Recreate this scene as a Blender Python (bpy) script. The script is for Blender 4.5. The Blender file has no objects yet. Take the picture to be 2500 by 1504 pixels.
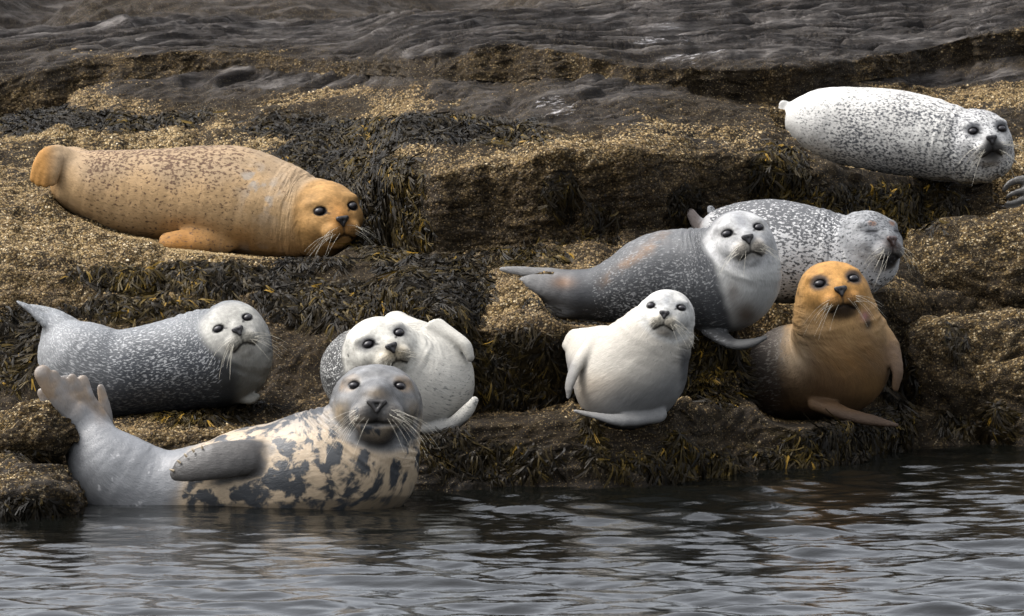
import bpy, math, time
import numpy as np
from mathutils import Vector, Matrix
T0 = time.time()
rng = np.random.default_rng(7)
SC = bpy.context.scene
COL = SC.collection

# ------------------------------------------------------------------ camera, sky, sun, exposure
FPX = 12500.0                       # focal length in photograph pixels (2500 wide)
CAM_H = 2.4
PITCH = math.atan((752 + 300) / FPX)
cam = bpy.data.cameras.new('camera')
cam.sensor_width = 36.0
cam.lens = 36.0 * FPX / 2500.0
cam.clip_start, cam.clip_end = 0.5, 900.0
cam.dof.use_dof = True
cam.dof.focus_distance = 20.6
cam.dof.aperture_fstop = 13.0
camo = bpy.data.objects.new('camera', cam)
COL.objects.link(camo)
camo.location = (0, 0, CAM_H)
camo.rotation_euler = (math.pi / 2 - PITCH, 0, 0)
SC.camera = camo

SUN_EL, SUN_AZ = math.radians(58), math.radians(-98)   # azimuth from +Y (view direction), negative = left
world = bpy.data.worlds.new('World')
SC.world = world
world.use_nodes = True
wn, wl = world.node_tree.nodes, world.node_tree.links
wn.clear()
wo = wn.new('ShaderNodeOutputWorld')
bg = wn.new('ShaderNodeBackground')
sky = wn.new('ShaderNodeTexSky')
sky.sky_type = 'NISHITA'
sky.sun_disc = False
sky.sun_elevation = SUN_EL
sky.sun_rotation = SUN_AZ
sky.dust_density = 6.0
sky.air_density = 1.0
hs = wn.new('ShaderNodeHueSaturation')
hs.inputs['Saturation'].default_value = 0.28
wl.new(sky.outputs[0], hs.inputs['Color'])
wl.new(hs.outputs[0], bg.inputs['Color'])
bg.inputs['Strength'].default_value = 0.15
wl.new(bg.outputs[0], wo.inputs['Surface'])

sun = bpy.data.lights.new('sun', 'SUN')
sun.energy = 0.6
sun.angle = math.radians(24)
sun.color = (1.0, 0.975, 0.94)
suno = bpy.data.objects.new('sun', sun)
COL.objects.link(suno)
sd = Vector((math.sin(SUN_AZ) * math.cos(SUN_EL), math.cos(SUN_AZ) * math.cos(SUN_EL), math.sin(SUN_EL)))
suno.rotation_euler = sd.to_track_quat('Z', 'Y').to_euler()

SC.view_settings.view_transform = 'Standard'
SC.view_settings.look = 'None'
SC.view_settings.gamma = 1.0
SC.view_settings.use_curve_mapping = False
SC.view_settings.exposure = 1.65
SC.render.engine = 'CYCLES'
SC.cycles.max_bounces = 6

# ------------------------------------------------------------------ helpers
CP, SP = math.cos(PITCH), math.sin(PITCH)


def P(px, py, Y):
    """world point seen at photograph pixel (px, py) at distance Y down the view"""
    px = np.asarray(px, float); py = np.asarray(py, float); Y = np.asarray(Y, float)
    dx = (px - 1250.0) / FPX
    dv = (752.0 - py) / FPX
    dy = CP + dv * SP
    dz = -SP + dv * CP
    t = Y / dy
    return np.stack(np.broadcast_arrays(dx * t, Y + 0 * dx, CAM_H + dz * t), -1)


def to_px(p):
    x, y, z = p[..., 0], p[..., 1], p[..., 2] - CAM_H
    zz = y * CP - z * SP
    vv = y * SP + z * CP
    return 1250 + FPX * x / zz, 752 - FPX * vv / zz


def water_Y(px, py):
    dv = (752.0 - np.asarray(py, float)) / FPX
    return CAM_H * (CP + dv * SP) / (SP - dv * CP)


def sm(x, a, b):
    t = np.clip((x - a) / (b - a), 0, 1)
    return t * t * (3 - 2 * t)


def _hash(ix, iy, iz, seed):
    h = (ix.astype(np.uint32) * np.uint32(374761393) + iy.astype(np.uint32) * np.uint32(668265263)
         + iz.astype(np.uint32) * np.uint32(2147483647) + np.uint32(seed * 1274126177 & 0xffffffff))
    h = (h ^ (h >> np.uint32(13))) * np.uint32(1274126177)
    h = (h ^ (h >> np.uint32(16))) * np.uint32(2246822519)
    h ^= h >> np.uint32(15)
    return (h & np.uint32(0xffff)).astype(np.float32) / np.float32(32767.5) - np.float32(1)


def vnoise(p, seed=0):
    f = np.floor(p)
    i = f.astype(np.int64)
    t = (p - f).astype(np.float32)
    t = t * t * t * (t * (t * 6 - 15) + 10)
    ix, iy, iz = i[:, 0], i[:, 1], i[:, 2]
    tx, ty, tz = t[:, 0], t[:, 1], t[:, 2]
    c = {}
    for a in (0, 1):
        for b in (0, 1):
            u = _hash(ix, iy + a, iz + b, seed)
            v = _hash(ix + 1, iy + a, iz + b, seed)
            c[a, b] = u + (v - u) * tx
    y0 = c[0, 0] + (c[1, 0] - c[0, 0]) * ty
    y1 = c[0, 1] + (c[1, 1] - c[0, 1]) * ty
    return y0 + (y1 - y0) * tz


def fbm(p, octv=4, seed=0, gain=0.5, ridged=False):
    out = np.zeros(len(p), np.float32)
    a, tot, q = 1.0, 0.0, np.array(p, float)
    for o in range(octv):
        n = vnoise(q, seed + o * 17)
        if ridged:
            n = 1 - 2 * np.abs(n)
        out += a * n
        tot += a
        a *= gain
        q = q * 2.03 + 11.7
    return out / tot


def mesh_np(name, verts, faces, smooth=True):
    me = bpy.data.meshes.new(name)
    verts = np.asarray(verts, np.float32)
    faces = np.asarray(faces, np.int32)
    nf, k = faces.shape
    me.vertices.add(len(verts))
    me.vertices.foreach_set('co', verts.ravel())
    me.loops.add(nf * k)
    me.loops.foreach_set('vertex_index', faces.ravel())
    me.polygons.add(nf)
    me.polygons.foreach_set('loop_start', np.arange(nf, dtype=np.int32) * k)
    me.polygons.foreach_set('loop_total', np.full(nf, k, np.int32))
    if smooth:
        me.polygons.foreach_set('use_smooth', np.ones(nf, bool))
    me.update(calc_edges=True)
    return me


def put_attr(me, name, arr):
    arr = np.asarray(arr, np.float32)
    if arr.ndim == 1:
        a = me.attributes.new(name, 'FLOAT', 'POINT')
        a.data.foreach_set('value', arr)
    else:
        a = me.attributes.new(name, 'FLOAT_VECTOR', 'POINT')
        a.data.foreach_set('vector', arr.ravel())


def link(name, me, mat=None, parent=None, **props):
    o = bpy.data.objects.new(name, me)
    COL.objects.link(o)
    if mat and me is not None:
        if not me.materials:
            me.materials.append(mat)
    if parent is not None:
        o.parent = parent
    for k, v in props.items():
        o[k] = v
    return o


class NT:
    """tiny node-tree builder"""
    def __init__(self, name):
        self.m = bpy.data.materials.new(name)
        self.m.use_nodes = True
        self.n = self.m.node_tree.nodes
        self.l = self.m.node_tree.links
        self.n.clear()
        self.out = self.n.new('ShaderNodeOutputMaterial')
        self.b = self.n.new('ShaderNodeBsdfPrincipled')
        self.l.new(self.b.outputs[0], self.out.inputs[0])

    def set(self, node, key, v):
        if v is None:
            return
        if isinstance(v, bpy.types.NodeSocket):
            self.l.new(v, node.inputs[key])
        else:
            if isinstance(v, tuple) and len(v) == 3 and node.inputs[key].type == 'RGBA':
                v = (*v, 1)
            node.inputs[key].default_value = v

    def attr(self, name, out='Fac'):
        a = self.n.new('ShaderNodeAttribute'); a.attribute_name = name
        return a.outputs[out]

    def math(self, op, a, b=0.0, clamp=False):
        m = self.n.new('ShaderNodeMath'); m.operation = op; m.use_clamp = clamp
        self.set(m, 0, a); self.set(m, 1, b)
        return m.outputs[0]

    def scale(self, vec, s):
        m = self.n.new('ShaderNodeVectorMath'); m.operation = 'MULTIPLY'
        self.set(m, 0, vec); m.inputs[1].default_value = s
        return m.outputs[0]

    def noise(self, vec, scale, detail=3, rough=0.55, dist=0.0):
        t = self.n.new('ShaderNodeTexNoise')
        self.set(t, 'Vector', vec)
        t.inputs['Scale'].default_value = scale
        t.inputs['Detail'].default_value = detail
        t.inputs['Roughness'].default_value = rough
        t.inputs['Distortion'].default_value = dist
        return t.outputs['Fac']

    def voro(self, vec, scale, rnd=1.0, feature='F1'):
        t = self.n.new('ShaderNodeTexVoronoi')
        t.feature = feature
        self.set(t, 'Vector', vec)
        t.inputs['Scale'].default_value = scale
        t.inputs['Randomness'].default_value = rnd
        return t

    def step(self, v, a, b):
        m = self.n.new('ShaderNodeMapRange'); m.interpolation_type = 'SMOOTHSTEP'
        self.set(m, 0, v); self.set(m, 1, a); self.set(m, 2, b)
        m.inputs[3].default_value = 0; m.inputs[4].default_value = 1
        return m.outputs[0]

    def mix(self, f, a, b, mode='MIX'):
        m = self.n.new('ShaderNodeMix'); m.data_type = 'RGBA'; m.blend_type = mode
        self.set(m, 0, f)
        for k, v in ((6, a), (7, b)):
            if isinstance(v, bpy.types.NodeSocket):
                self.l.new(v, m.inputs[k])
            else:
                m.inputs[k].default_value = (*v, 1)
        return m.outputs[2]

    def ramp(self, f, stops):
        r = self.n.new('ShaderNodeValToRGB')
        e = r.color_ramp.elements
        while len(e) < len(stops):
            e.new(0.5)
        for i, (p, c) in enumerate(stops):
            e[i].position = p; e[i].color = (*c, 1)
        self.set(r, 0, f)
        return r.outputs[0]

    def bump(self, h, strength, dist, normal=None):
        b = self.n.new('ShaderNodeBump')
        b.inputs['Strength'].default_value = strength
        b.inputs['Distance'].default_value = dist
        self.set(b, 'Height', h)
        if normal is not None:
            self.l.new(normal, b.inputs['Normal'])
        return b.outputs[0]

    def geo(self):
        return self.n.new('ShaderNodeNewGeometry').outputs['Position']


def simple(name, col, rough=0.5, spec=0.5, coat=0.0):
    t = NT(name)
    t.b.inputs['Base Color'].default_value = (*col, 1)
    t.b.inputs['Roughness'].default_value = rough
    t.b.inputs['Specular IOR Level'].default_value = spec
    t.b.inputs['Coat Weight'].default_value = coat
    return t.m


# ------------------------------------------------------------------ materials: rock, weed, barnacle, water
def rock_material():
    t = NT('rock')
    pos = t.geo()
    barn, slab, guano, wet = t.attr('barn'), t.attr('slab'), t.attr('guano'), t.attr('wet')
    tone = t.attr('tone')
    rot = t.n.new('ShaderNodeMapping'); t.l.new(pos, rot.inputs[0]); rot.inputs['Rotation'].default_value = (0, 0, -0.80)
    rp = rot.outputs[0]
    n1 = t.noise(t.scale(rp, (0.45, 2.8, 6.0)), 2.2, 9, 0.74, 0.12)
    n2 = t.noise(pos, 17.0, 8, 0.72)
    n3 = t.noise(t.scale(rp, (0.5, 4.6, 9.0)), 2.4, 7, 0.70, 0.15)
    crack = t.step(t.math('ABSOLUTE', t.math('SUBTRACT', n3, 0.5)), 0.022, 0.0)
    dark = t.ramp(n1, [(0.34, (0.003, 0.0027, 0.0025)), (0.45, (0.013, 0.0115, 0.0108)), (0.53, (0.036, 0.032, 0.0295)), (0.66, (0.115, 0.105, 0.098))])
    brown = t.ramp(n2, [(0.3, (0.005, 0.0036, 0.002)), (0.55, (0.018, 0.0125, 0.0065)), (0.75, (0.046, 0.033, 0.018))])
    base = t.mix(slab, brown, dark)
    base = t.mix(t.math('MULTIPLY', t.math('MAXIMUM', t.math('MULTIPLY', crack, 0.5), t.attr('crk')), 0.85), base, (0.006, 0.005, 0.005))
    base = t.mix(t.math('MULTIPLY', wet, 0.6), base, (0.010, 0.008, 0.006))
    # barnacle crust: cells of two sizes
    v1 = t.voro(pos, 95.0)
    v2 = t.voro(pos, 150.0)
    c2 = t.n.new('ShaderNodeSeparateColor'); t.l.new(v2.outputs['Color'], c2.inputs[0])
    fleck = t.math('MULTIPLY', t.step(t.math('ADD', c2.outputs[0], t.math('MULTIPLY', n2, 0.6)), 0.92, 1.02), t.step(v2.outputs['Distance'], 0.55, 0.30))
    fleck = t.math('MULTIPLY', fleck, t.math('SUBTRACT', 1.0, t.math('MULTIPLY', slab, 0.85)))
    base = t.mix(t.math('MULTIPLY', fleck, 0.8), base, t.ramp(c2.outputs[2], [(0.0, (0.045, 0.028, 0.010)), (0.6, (0.11, 0.076, 0.032)), (1.0, (0.24, 0.20, 0.13))]))
    cellr = t.n.new('ShaderNodeSeparateColor'); t.l.new(v1.outputs['Color'], cellr.inputs[0])
    cov = t.noise(t.scale(rp, (1.0, 2.4, 2.4)), 4.2, 6, 0.72)
    cov2 = t.noise(pos, 30.0, 4, 0.65)
    covs = t.math('ADD', t.math('MULTIPLY', cov, 0.95), t.math('MULTIPLY', cov2, 0.55))
    covs = t.math('ADD', covs, t.math('MULTIPLY', barn, 0.62))
    covs = t.math('ADD', covs, t.math('MULTIPLY', cellr.outputs[1], 0.16))
    covs = t.math('SUBTRACT', covs, t.math('MULTIPLY', crack, 0.35))
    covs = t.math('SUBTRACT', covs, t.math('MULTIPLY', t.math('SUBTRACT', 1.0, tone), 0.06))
    cm = t.step(covs, 1.165, 1.30)
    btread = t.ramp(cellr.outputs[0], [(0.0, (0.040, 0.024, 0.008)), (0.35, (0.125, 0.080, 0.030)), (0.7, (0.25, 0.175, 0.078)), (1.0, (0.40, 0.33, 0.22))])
    bface = t.ramp(cellr.outputs[0], [(0.0, (0.006, 0.0038, 0.0016)), (0.4, (0.022, 0.0138, 0.0055)), (0.8, (0.054, 0.035, 0.0135)), (1.0, (0.12, 0.085, 0.040))])  # riser crust: browner, with the face's shade painted into its colour
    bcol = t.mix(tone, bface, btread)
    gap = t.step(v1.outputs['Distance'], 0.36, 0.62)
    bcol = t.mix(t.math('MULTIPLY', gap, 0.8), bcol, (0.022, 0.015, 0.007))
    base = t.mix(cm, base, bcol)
    gm = t.step(t.math('ADD', t.math('ADD', t.math('MULTIPLY', n3, 0.6), t.math('MULTIPLY', t.noise(t.scale(rp, (1.0, 7.0, 12.0)), 9.0, 5, 0.7), 0.5)), t.math('MULTIPLY', guano, 0.42)), 0.90, 1.06)
    base = t.mix(t.math('MULTIPLY', gm, 0.65), base, (0.55, 0.53, 0.53))
    t.l.new(base, t.b.inputs['Base Color'])
    t.l.new(t.math('SUBTRACT', 0.90, t.math('MULTIPLY', wet, 0.42)), t.b.inputs['Roughness'])
    t.b.inputs['Specular IOR Level'].default_value = 0.12
    bn = t.bump(t.math('SUBTRACT', n3, t.math('MULTIPLY', crack, 0.25)), 0.45, 0.025)
    bn = t.bump(n2, 0.7, 0.02, bn)
    bn = t.bump(fleck, 0.5, 0.006, bn)
    bh = t.math('MULTIPLY', cm, t.math('SUBTRACT', 0.7, v1.outputs['Distance']))
    bn = t.bump(bh, 0.9, 0.008, bn)
    bh2 = t.math('MULTIPLY', v2.outputs['Distance'], -1.0)
    bn = t.bump(bh2, 0.4, 0.004, bn)
    t.l.new(bn, t.b.inputs['Normal'])
    return t.m


def weed_material():
    t = NT('rockweed')
    r = t.attr('rnd')
    c = t.ramp(r, [(0.0, (0.003, 0.0022, 0.001)), (0.40, (0.0105, 0.0072, 0.0027)), (0.68, (0.028, 0.0195, 0.005)),
                   (0.90, (0.070, 0.046, 0.008)), (1.0, (0.15, 0.088, 0.012))])
    t.l.new(c, t.b.inputs['Base Color'])
    t.b.inputs['Roughness'].default_value = 0.48
    t.b.inputs['Specular IOR Level'].default_value = 0.10
    return t.m


def barnacle_material():
    t = NT('barnacle')
    r = t.attr('rnd')
    c = t.ramp(r, [(0.0, (0.008, 0.005, 0.002)), (0.3, (0.034, 0.021, 0.008)), (0.6, (0.135, 0.088, 0.034)), (0.85, (0.25, 0.185, 0.09)), (1.0, (0.42, 0.36, 0.26))])
    t.l.new(c, t.b.inputs['Base Color'])
    t.b.inputs['Roughness'].default_value = 0.7
    t.b.inputs['Specular IOR Level'].default_value = 0.25
    return t.m


def water_material():
    t = NT('sea_water')
    pos = t.geo()
    t.b.inputs['Base Color'].default_value = (0.002, 0.0022, 0.0018, 1)
    t.b.inputs['Roughness'].default_value = 0.035
    t.b.inputs['IOR'].default_value = 1.333
    n = t.noise(t.scale(pos, (0.6, 1.0, 1.0)), 34.0, 3, 0.6)
    t.l.new(t.bump(n, 0.20, 0.010), t.b.inputs['Normal'])
    return t.m


ROCK, WEED, BARN, WATER = rock_material(), weed_material(), barnacle_material(), water_material()

# ------------------------------------------------------------------ the rocky shore: ledges as one sheet of treads and risers
def line(px, pts):
    k = np.array(pts, float)
    return np.interp(px, k[:, 0], k[:, 1])


L_W = [(-600, 1225), (0, 1202), (110, 1195), (200, 1190), (600, 1178), (900, 1182), (1010, 1205), (1250, 1192), (1450, 1190), (1600, 1178), (1760, 1154), (1960, 1143), (2160, 1112), (2260, 1087), (2500, 1080), (3200, 1060)]
L_1 = [(-600, 1130), (0, 1110), (170, 1092), (300, 1076), (500, 1062), (800, 1052), (1020, 1048), (1250, 1030), (1400, 1038), (1700, 1008), (1960, 1012), (2160, 1030), (2300, 1022), (2500, 1012), (3200, 1000)]
L_2 = [(-600, 1060), (0, 1040), (170, 1020), (300, 1004), (500, 988), (800, 978), (1020, 1010), (1250, 1000), (1400, 1006), (1700, 984), (1960, 984), (2160, 992), (2300, 988), (2500, 980), (3200, 970)]
L_3 = [(-600, 610), (0, 628), (400, 632), (700, 648), (900, 668), (1000, 694), (1050, 750), (1150, 792), (1250, 800), (1500, 800), (1700, 818), (1800, 830), (1900, 805), (1960, 772), (2100, 742), (2200, 735), (2350, 740), (2500, 730), (3200, 700)]
L_4 = [(-600, 470), (0, 480), (500, 480), (800, 500), (900, 555), (960, 610), (1080, 612), (1300, 597), (1500, 572), (1700, 552), (1850, 560), (2000, 572), (2200, 600), (2350, 590), (2500, 545), (3200, 520)]
L_5 = [(-600, 350), (0, 345), (300, 335), (600, 345), (750, 375), (850, 405), (950, 425), (1010, 425), (1100, 415), (1220, 405), (1360, 372), (1600, 368), (1850, 380), (1950, 415), (2100, 432), (2300, 448), (2430, 450), (2500, 440), (3200, 420)]
L_6 = [(-600, 300), (0, 290), (150, 280), (200, 222), (300, 200), (500, 176), (800, 180), (1030, 195), (1100, 215), (1250, 217), (1450, 190), (1600, 203), (1700, 226), (1830, 248), (1950, 243), (2080, 208), (2200, 190), (2330, 163), (2500, 138), (3200, 110)]
L_7 = [(-600, 200), (0, 190), (100, 172), (200, 142), (400, 122), (650, 140), (900, 152), (1000, 140), (1100, 120), (1250, 103), (1400, 130), (1554, 163), (1700, 166), (1807, 170), (1950, 160), (2060, 150), (2200, 125), (2314, 97), (2500, 66), (3200, 20)]
L_8 = [(-600, 80), (0, 78), (200, 60), (300, 46), (500, 42), (700, 52), (850, 40), (1000, 22), (1300, 20), (1450, 4), (1600, -30), (2000, -60), (2500, -80), (3200, -90)]


def wob(px, seed, amp, scale=160.0):
    q = np.stack([np.asarray(px, float) / scale, np.full(np.shape(px), seed * 3.7), np.full(np.shape(px), 0.5)], -1)
    return amp * fbm(q, 3, seed)


def build_lines(px):
    py = [line(px, L) for L in (L_W, L_1, L_2, L_3, L_4, L_5, L_6, L_7, L_8)]
    k = np.ones(9) / 9
    py = [np.convolve(np.pad(a, 4, 'edge'), k, 'valid') for a in py]
    for i in range(1, 9):
        py[i] = py[i] + wob(px, i, 9 if i < 7 else 6) + (wob(px, i + 40, 26, 70.0) if i in (3, 5) else 0)
    Y0 = water_Y(px, py[0])
    Y1 = Y0 + line(px, [(-600, 0.15), (1000, 0.10), (3200, 0.10)]) + wob(px, 21, 0.06)
    Y2 = Y1 + line(px, [(-600, 0.35), (1000, 0.5), (1250, 0.45), (3200, 0.42)])
    Y3 = Y2 + line(px, [(-600, 0.95), (500, 0.85), (900, 0.6), (1060, 0.10), (1250, 0.0), (1900, 0.0), (2500, 0.2), (3200, 0.2)]) + wob(px, 22, 0.10, 120.0)
    Y4 = Y3 + line(px, [(-600, 1.1), (700, 1.05), (900, 0.95), (1080, 0.95), (1700, 0.95), (2300, 0.9), (3200, 0.9)])
    Y5 = Y4 + line(px, [(-600, 1.1), (600, 1.0), (750, 0.75), (900, 0.35), (1000, 0.04), (1300, -.03), (1800, -.03), (2200, 0.15), (3200, 0.3)]) + wob(px, 23, 0.16, 110.0)
    Y6 = Y5 + line(px, [(-600, 1.3), (600, 1.7), (1250, 2.2), (1850, 1.5), (2500, 1.7), (3200, 1.7)])
    Y7 = Y6 + line(px, [(-600, .15), (1200, .10), (1800, .0), (3200, -.02)]) + wob(px, 24, .12, 120.0)
    Y8 = Y7 + line(px, [(-600, 2.5), (0, 2.5), (1000, 3.2), (1600, 3.8), (3200, 3.8)])
    return np.array(py), np.array([Y0, Y1, Y2, Y3, Y4, Y5, Y6, Y7, Y8])


def sheet_Y(px, py):
    q = np.arange(px - 30, px + 31, 2.0)
    a, b = build_lines(q)
    i = len(q) // 2
    return float(np.interp(-py, -a[:, i], b[:, i]))


COLS = np.concatenate([np.arange(-1500, -440, 25.0), np.arange(-440, 2941, 4.2), np.arange(2950, 4200, 25.0)])
PYL, YL = build_lines(COLS)
nC = len(COLS)
pts = [P(COLS, PYL[i], YL[i]) for i in range(9)]
under = pts[0].copy(); under[:, 1] -= 0.45; under[:, 2] = -0.9
back1 = pts[8].copy(); back1[:, 1] += 0.5; back1[:, 2] -= 0.25
back2 = pts[8].copy(); back2[:, 1] += 2.2; back2[:, 2] = 0.9
ctrl = [under] + pts + [back1, back2]
pyc = [PYL[0] + 150] + list(PYL) + [PYL[8] - 5, PYL[8] - 10]
ROWS = [8, 52, 32, 86, 84, 72, 108, 44, 200, 8, 6]
tt, rowpts, rowpy, rowl = [], [], [], []
for i, n in enumerate(ROWS):
    for j in range(n + (1 if i == len(ROWS) - 1 else 0)):
        f = j / n
        rowpts.append(ctrl[i] * (1 - f) + ctrl[i + 1] * f)
        rowpy.append(pyc[i] * (1 - f) + pyc[i + 1] * f)
        rowl.append(i + f)
G = np.array(rowpts); GPY = np.array(rowpy); GL = np.array(rowl)
nR = len(G)
# round the edges of the ledges a little
for it in range(6):
    G[1:-1] = 0.25 * G[:-2] + 0.5 * G[1:-1] + 0.25 * G[2:]
GPX = np.broadcast_to(COLS, (nR, nC))


def grid_normals(G):
    du = np.gradient(G, axis=1); dv = np.gradient(G, axis=0)
    n = np.cross(du, dv)
    n /= np.linalg.norm(n, axis=-1, keepdims=True) + 1e-12
    return n


N0 = grid_normals(G)
flatG = G.reshape(-1, 3)
GLf = np.repeat(GL, nC)


def ell(px, py, items):
    m = np.zeros(px.shape, np.float32)
    for cx, cy, rx, ry, s in items:
        d = ((px - cx) / rx) ** 2 + ((py - cy) / ry) ** 2
        m = np.maximum(m, s * np.clip(1.25 - d, 0, 1))
    return m


WEEDS = [(250, 300, 330, 36, .9), (60, 310, 120, 34, .8), (780, 320, 260, 40, .8), (1050, 335, 330, 46, .95), (800, 400, 130, 70, .9), (930, 455, 130, 80, 1), (960, 560, 110, 110, 1),
         (470, 690, 420, 44, .9), (760, 640, 150, 24, .6), (850, 740, 260, 70, 1), (1090, 720, 150, 110, 1), (1050, 840, 140, 120, .9), (350, 760, 300, 40, .7), (60, 850, 130, 130, .8), (230, 960, 120, 60, .7),
         (1270, 890, 200, 110, 1), (1500, 900, 250, 100, .9), (1740, 910, 110, 110, 1), (1250, 640, 230, 40, .6), (1380, 760, 180, 40, .6), (1480, 590, 300, 30, .5),
         (1890, 420, 90, 60, 1), (1900, 500, 120, 60, .8), (2090, 500, 260, 60, 1), (2230, 540, 160, 60, 1), (2330, 480, 130, 40, .6), (1370, 470, 60, 70, .9), (1460, 520, 80, 50, .8), (1660, 490, 60, 60, .7),  # closing clumps on the riser: dark weed standing in for crevice shadow
         (2200, 960, 90, 110, .9), (2330, 820, 60, 80, .6), (2300, 1040, 120, 40, .6), (2050, 1060, 180, 30, .7), (1230, 1120, 170, 60, .55), (1620, 1130, 230, 40, .8), (2000, 1110, 260, 30, .7), (1440, 1080, 26, 80, .9),
         (1900, 740, 90, 30, .4), (500, 1010, 220, 40, .7), (60, 1060, 120, 40, .4), (1090, 1090, 90, 70, .5)]
SLAB = [(700, 70, 900, 70, 1), (1900, 60, 900, 120, 1), (2400, 40, 500, 90, 1), (300, 80, 500, 60, 1), (1100, 110, 500, 50, .9), (600, 190, 470, 40, .9), (1480, 215, 200, 45, .8), (1350, 280, 300, 40, .55), (2300, 190, 320, 26, .8), (450, 225, 300, 30, .5), (1150, 230, 150, 30, .7), (40, 130, 260, 60, .7), (130, 200, 120, 20, .6)]
GUANO = [(1630, 110, 120, 60, .75), (1720, 140, 90, 40, .8), (2000, 140, 130, 30, .6), (2400, 60, 120, 25, .7), (1360, 275, 90, 26, .8), (900, 345, 120, 20, .7), (870, 395, 80, 18, .6), (1550, 75, 60, 20, .5)]


def masks(px, py, gl, w3):
    n = fbm(w3 * np.array([3.0, 3.0, 3.0]), 4, 91)
    n2 = fbm(w3 * 1.3, 3, 71)
    weed = ell(px, py, WEEDS) + 0.45 * n - 0.05
    slab = np.clip(ell(px, py, SLAB) + 0.35 * n, 0, 1)
    guano = np.clip(ell(px, py, GUANO), 0, 1)
    wet = np.clip(sm(py, 1060, 1180) * .7 + sm(weed, .4, .8) * 0.8, 0, 1)
    barn = np.clip(0.70 + 0.75 * n2 - 0.95 * slab - 0.7 * sm(weed, .35, .8), 0, 1.2)
    # risers carry browner crust, darkened further by shade painted into tone
    r5 = sm(gl, 6.95, 7.1) * sm(gl, 8.05, 7.9)
    slab = slab * (1 - .8 * r5)
    barn = np.maximum(barn, r5 * (.75 + .3 * n))
    barn = barn * (1 - .45 * sm(fbm(w3 * np.array([2.2, 2.2, 4.0]), 3, 72), .0, .3))
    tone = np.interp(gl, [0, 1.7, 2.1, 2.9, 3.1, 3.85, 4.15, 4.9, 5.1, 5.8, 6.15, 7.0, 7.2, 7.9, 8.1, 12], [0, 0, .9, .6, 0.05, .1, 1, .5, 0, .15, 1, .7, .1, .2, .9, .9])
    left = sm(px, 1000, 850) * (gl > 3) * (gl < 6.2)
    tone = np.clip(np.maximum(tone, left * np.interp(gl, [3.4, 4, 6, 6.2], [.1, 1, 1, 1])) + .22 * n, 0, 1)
    return np.clip(weed, 0, 1.2), slab, guano, wet, barn, tone


gpx, gpy = GPX.ravel(), GPY.ravel()
MW, MS, MG, MWET, MB, MT = masks(gpx, gpy, GLf, flatG)


def rock_disp(p, slab, strength=1.0):
    """relief along the normal: broad humps, blocks, thin slanting strata and grit"""
    q = p.copy()
    wq = np.stack([fbm(p * 1.7, 2, 5), fbm(p * 1.7 + 9, 2, 6), fbm(p * 1.7 + 19, 2, 8)], -1) * 0.12
    q = q + wq * (1 - .7 * slab)[:, None]
    broad = fbm(q * 1.6, 3, 1) * 0.055
    block = fbm(q * np.array([3.0, 4.5, 5.0]), 4, 2, ridged=True) * 0.034
    r = np.stack([(q[:, 0] + q[:, 1]) * 0.75, (q[:, 1] - q[:, 0]) * 5.2, q[:, 2] * 7.0 - q[:, 0] * 0.8], -1)
    s = fbm(r, 4, 3, 0.55)
    f1 = s * 2.6 - np.floor(s * 2.6)
    saw = sm(f1, 0, .7) - sm(f1, .72, 1.0)
    strata = (saw - 0.5) * 0.026 + fbm(r * np.array([1.4, 2.2, 2.0]), 3, 4, ridged=True) * 0.016
    a_ = q[:, 0] * .75 + q[:, 1] * .65
    c_ = q[:, 1] - q[:, 0] * .95
    sw = np.stack([a_ * .9, c_ * 1.5, q[:, 2] * 2.0], -1)
    st = c_ / .40 + 1.6 * fbm(sw * np.array([.7, .8, 1]), 3, 31, .5)
    ff = st - np.floor(st)
    hh = np.where(ff < .10, ff / .10, 1 - (ff - .10) / .90)
    am = sm(fbm(np.stack([a_ * 1.3, c_ * 1.1, q[:, 2]], -1), 3, 37), -.35, .35)
    st2 = c_ / .15 + 1.6 * fbm(sw * np.array([1.2, 1.6, 1]), 3, 39, .5)
    f2 = st2 - np.floor(st2)
    h2 = np.where(f2 < .2, f2 / .2, 1 - (f2 - .2) / .8)
    strata = strata * (1 - .8 * slab) + (.25 + .75 * slab) * ((hh - .5) * (.016 + .056 * am) + (h2 - .5) * .024 * (1.2 - .8 * am))
    grit = fbm(p * 30, 3, 12) * 0.008
    c1 = fbm(np.stack([a_ * .5, c_ * 2.6, q[:, 2] * 1.5], -1), 4, 61, .6)
    c2 = fbm(np.stack([a_ * .9, c_ * 5.2, q[:, 2] * 2.5], -1), 3, 67, .6)
    cr = np.maximum(np.exp(-(c1 / .028) ** 2), .7 * np.exp(-(c2 / .035) ** 2))
    global CRK
    CRK = cr * np.clip(.15 + slab, 0, 1)
    strata = strata - CRK * .05
    return strength * (broad * (1 - .6 * slab) + block * (1 - .85 * slab) + strata * (0.35 + 0.65 * slab) + grit * (1 - .6 * slab))


disp = rock_disp(flatG, MS)
damp = np.ones(nR); damp[:1] = 0
CRKG = CRK.copy()
disp = (disp.reshape(nR, nC) * damp[:, None]).ravel()
G2 = (flatG + N0.reshape(-1, 3) * disp[:, None]).reshape(nR, nC, 3)
N2 = grid_normals(G2)
print('terrain', round(time.time() - T0, 1))

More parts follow.
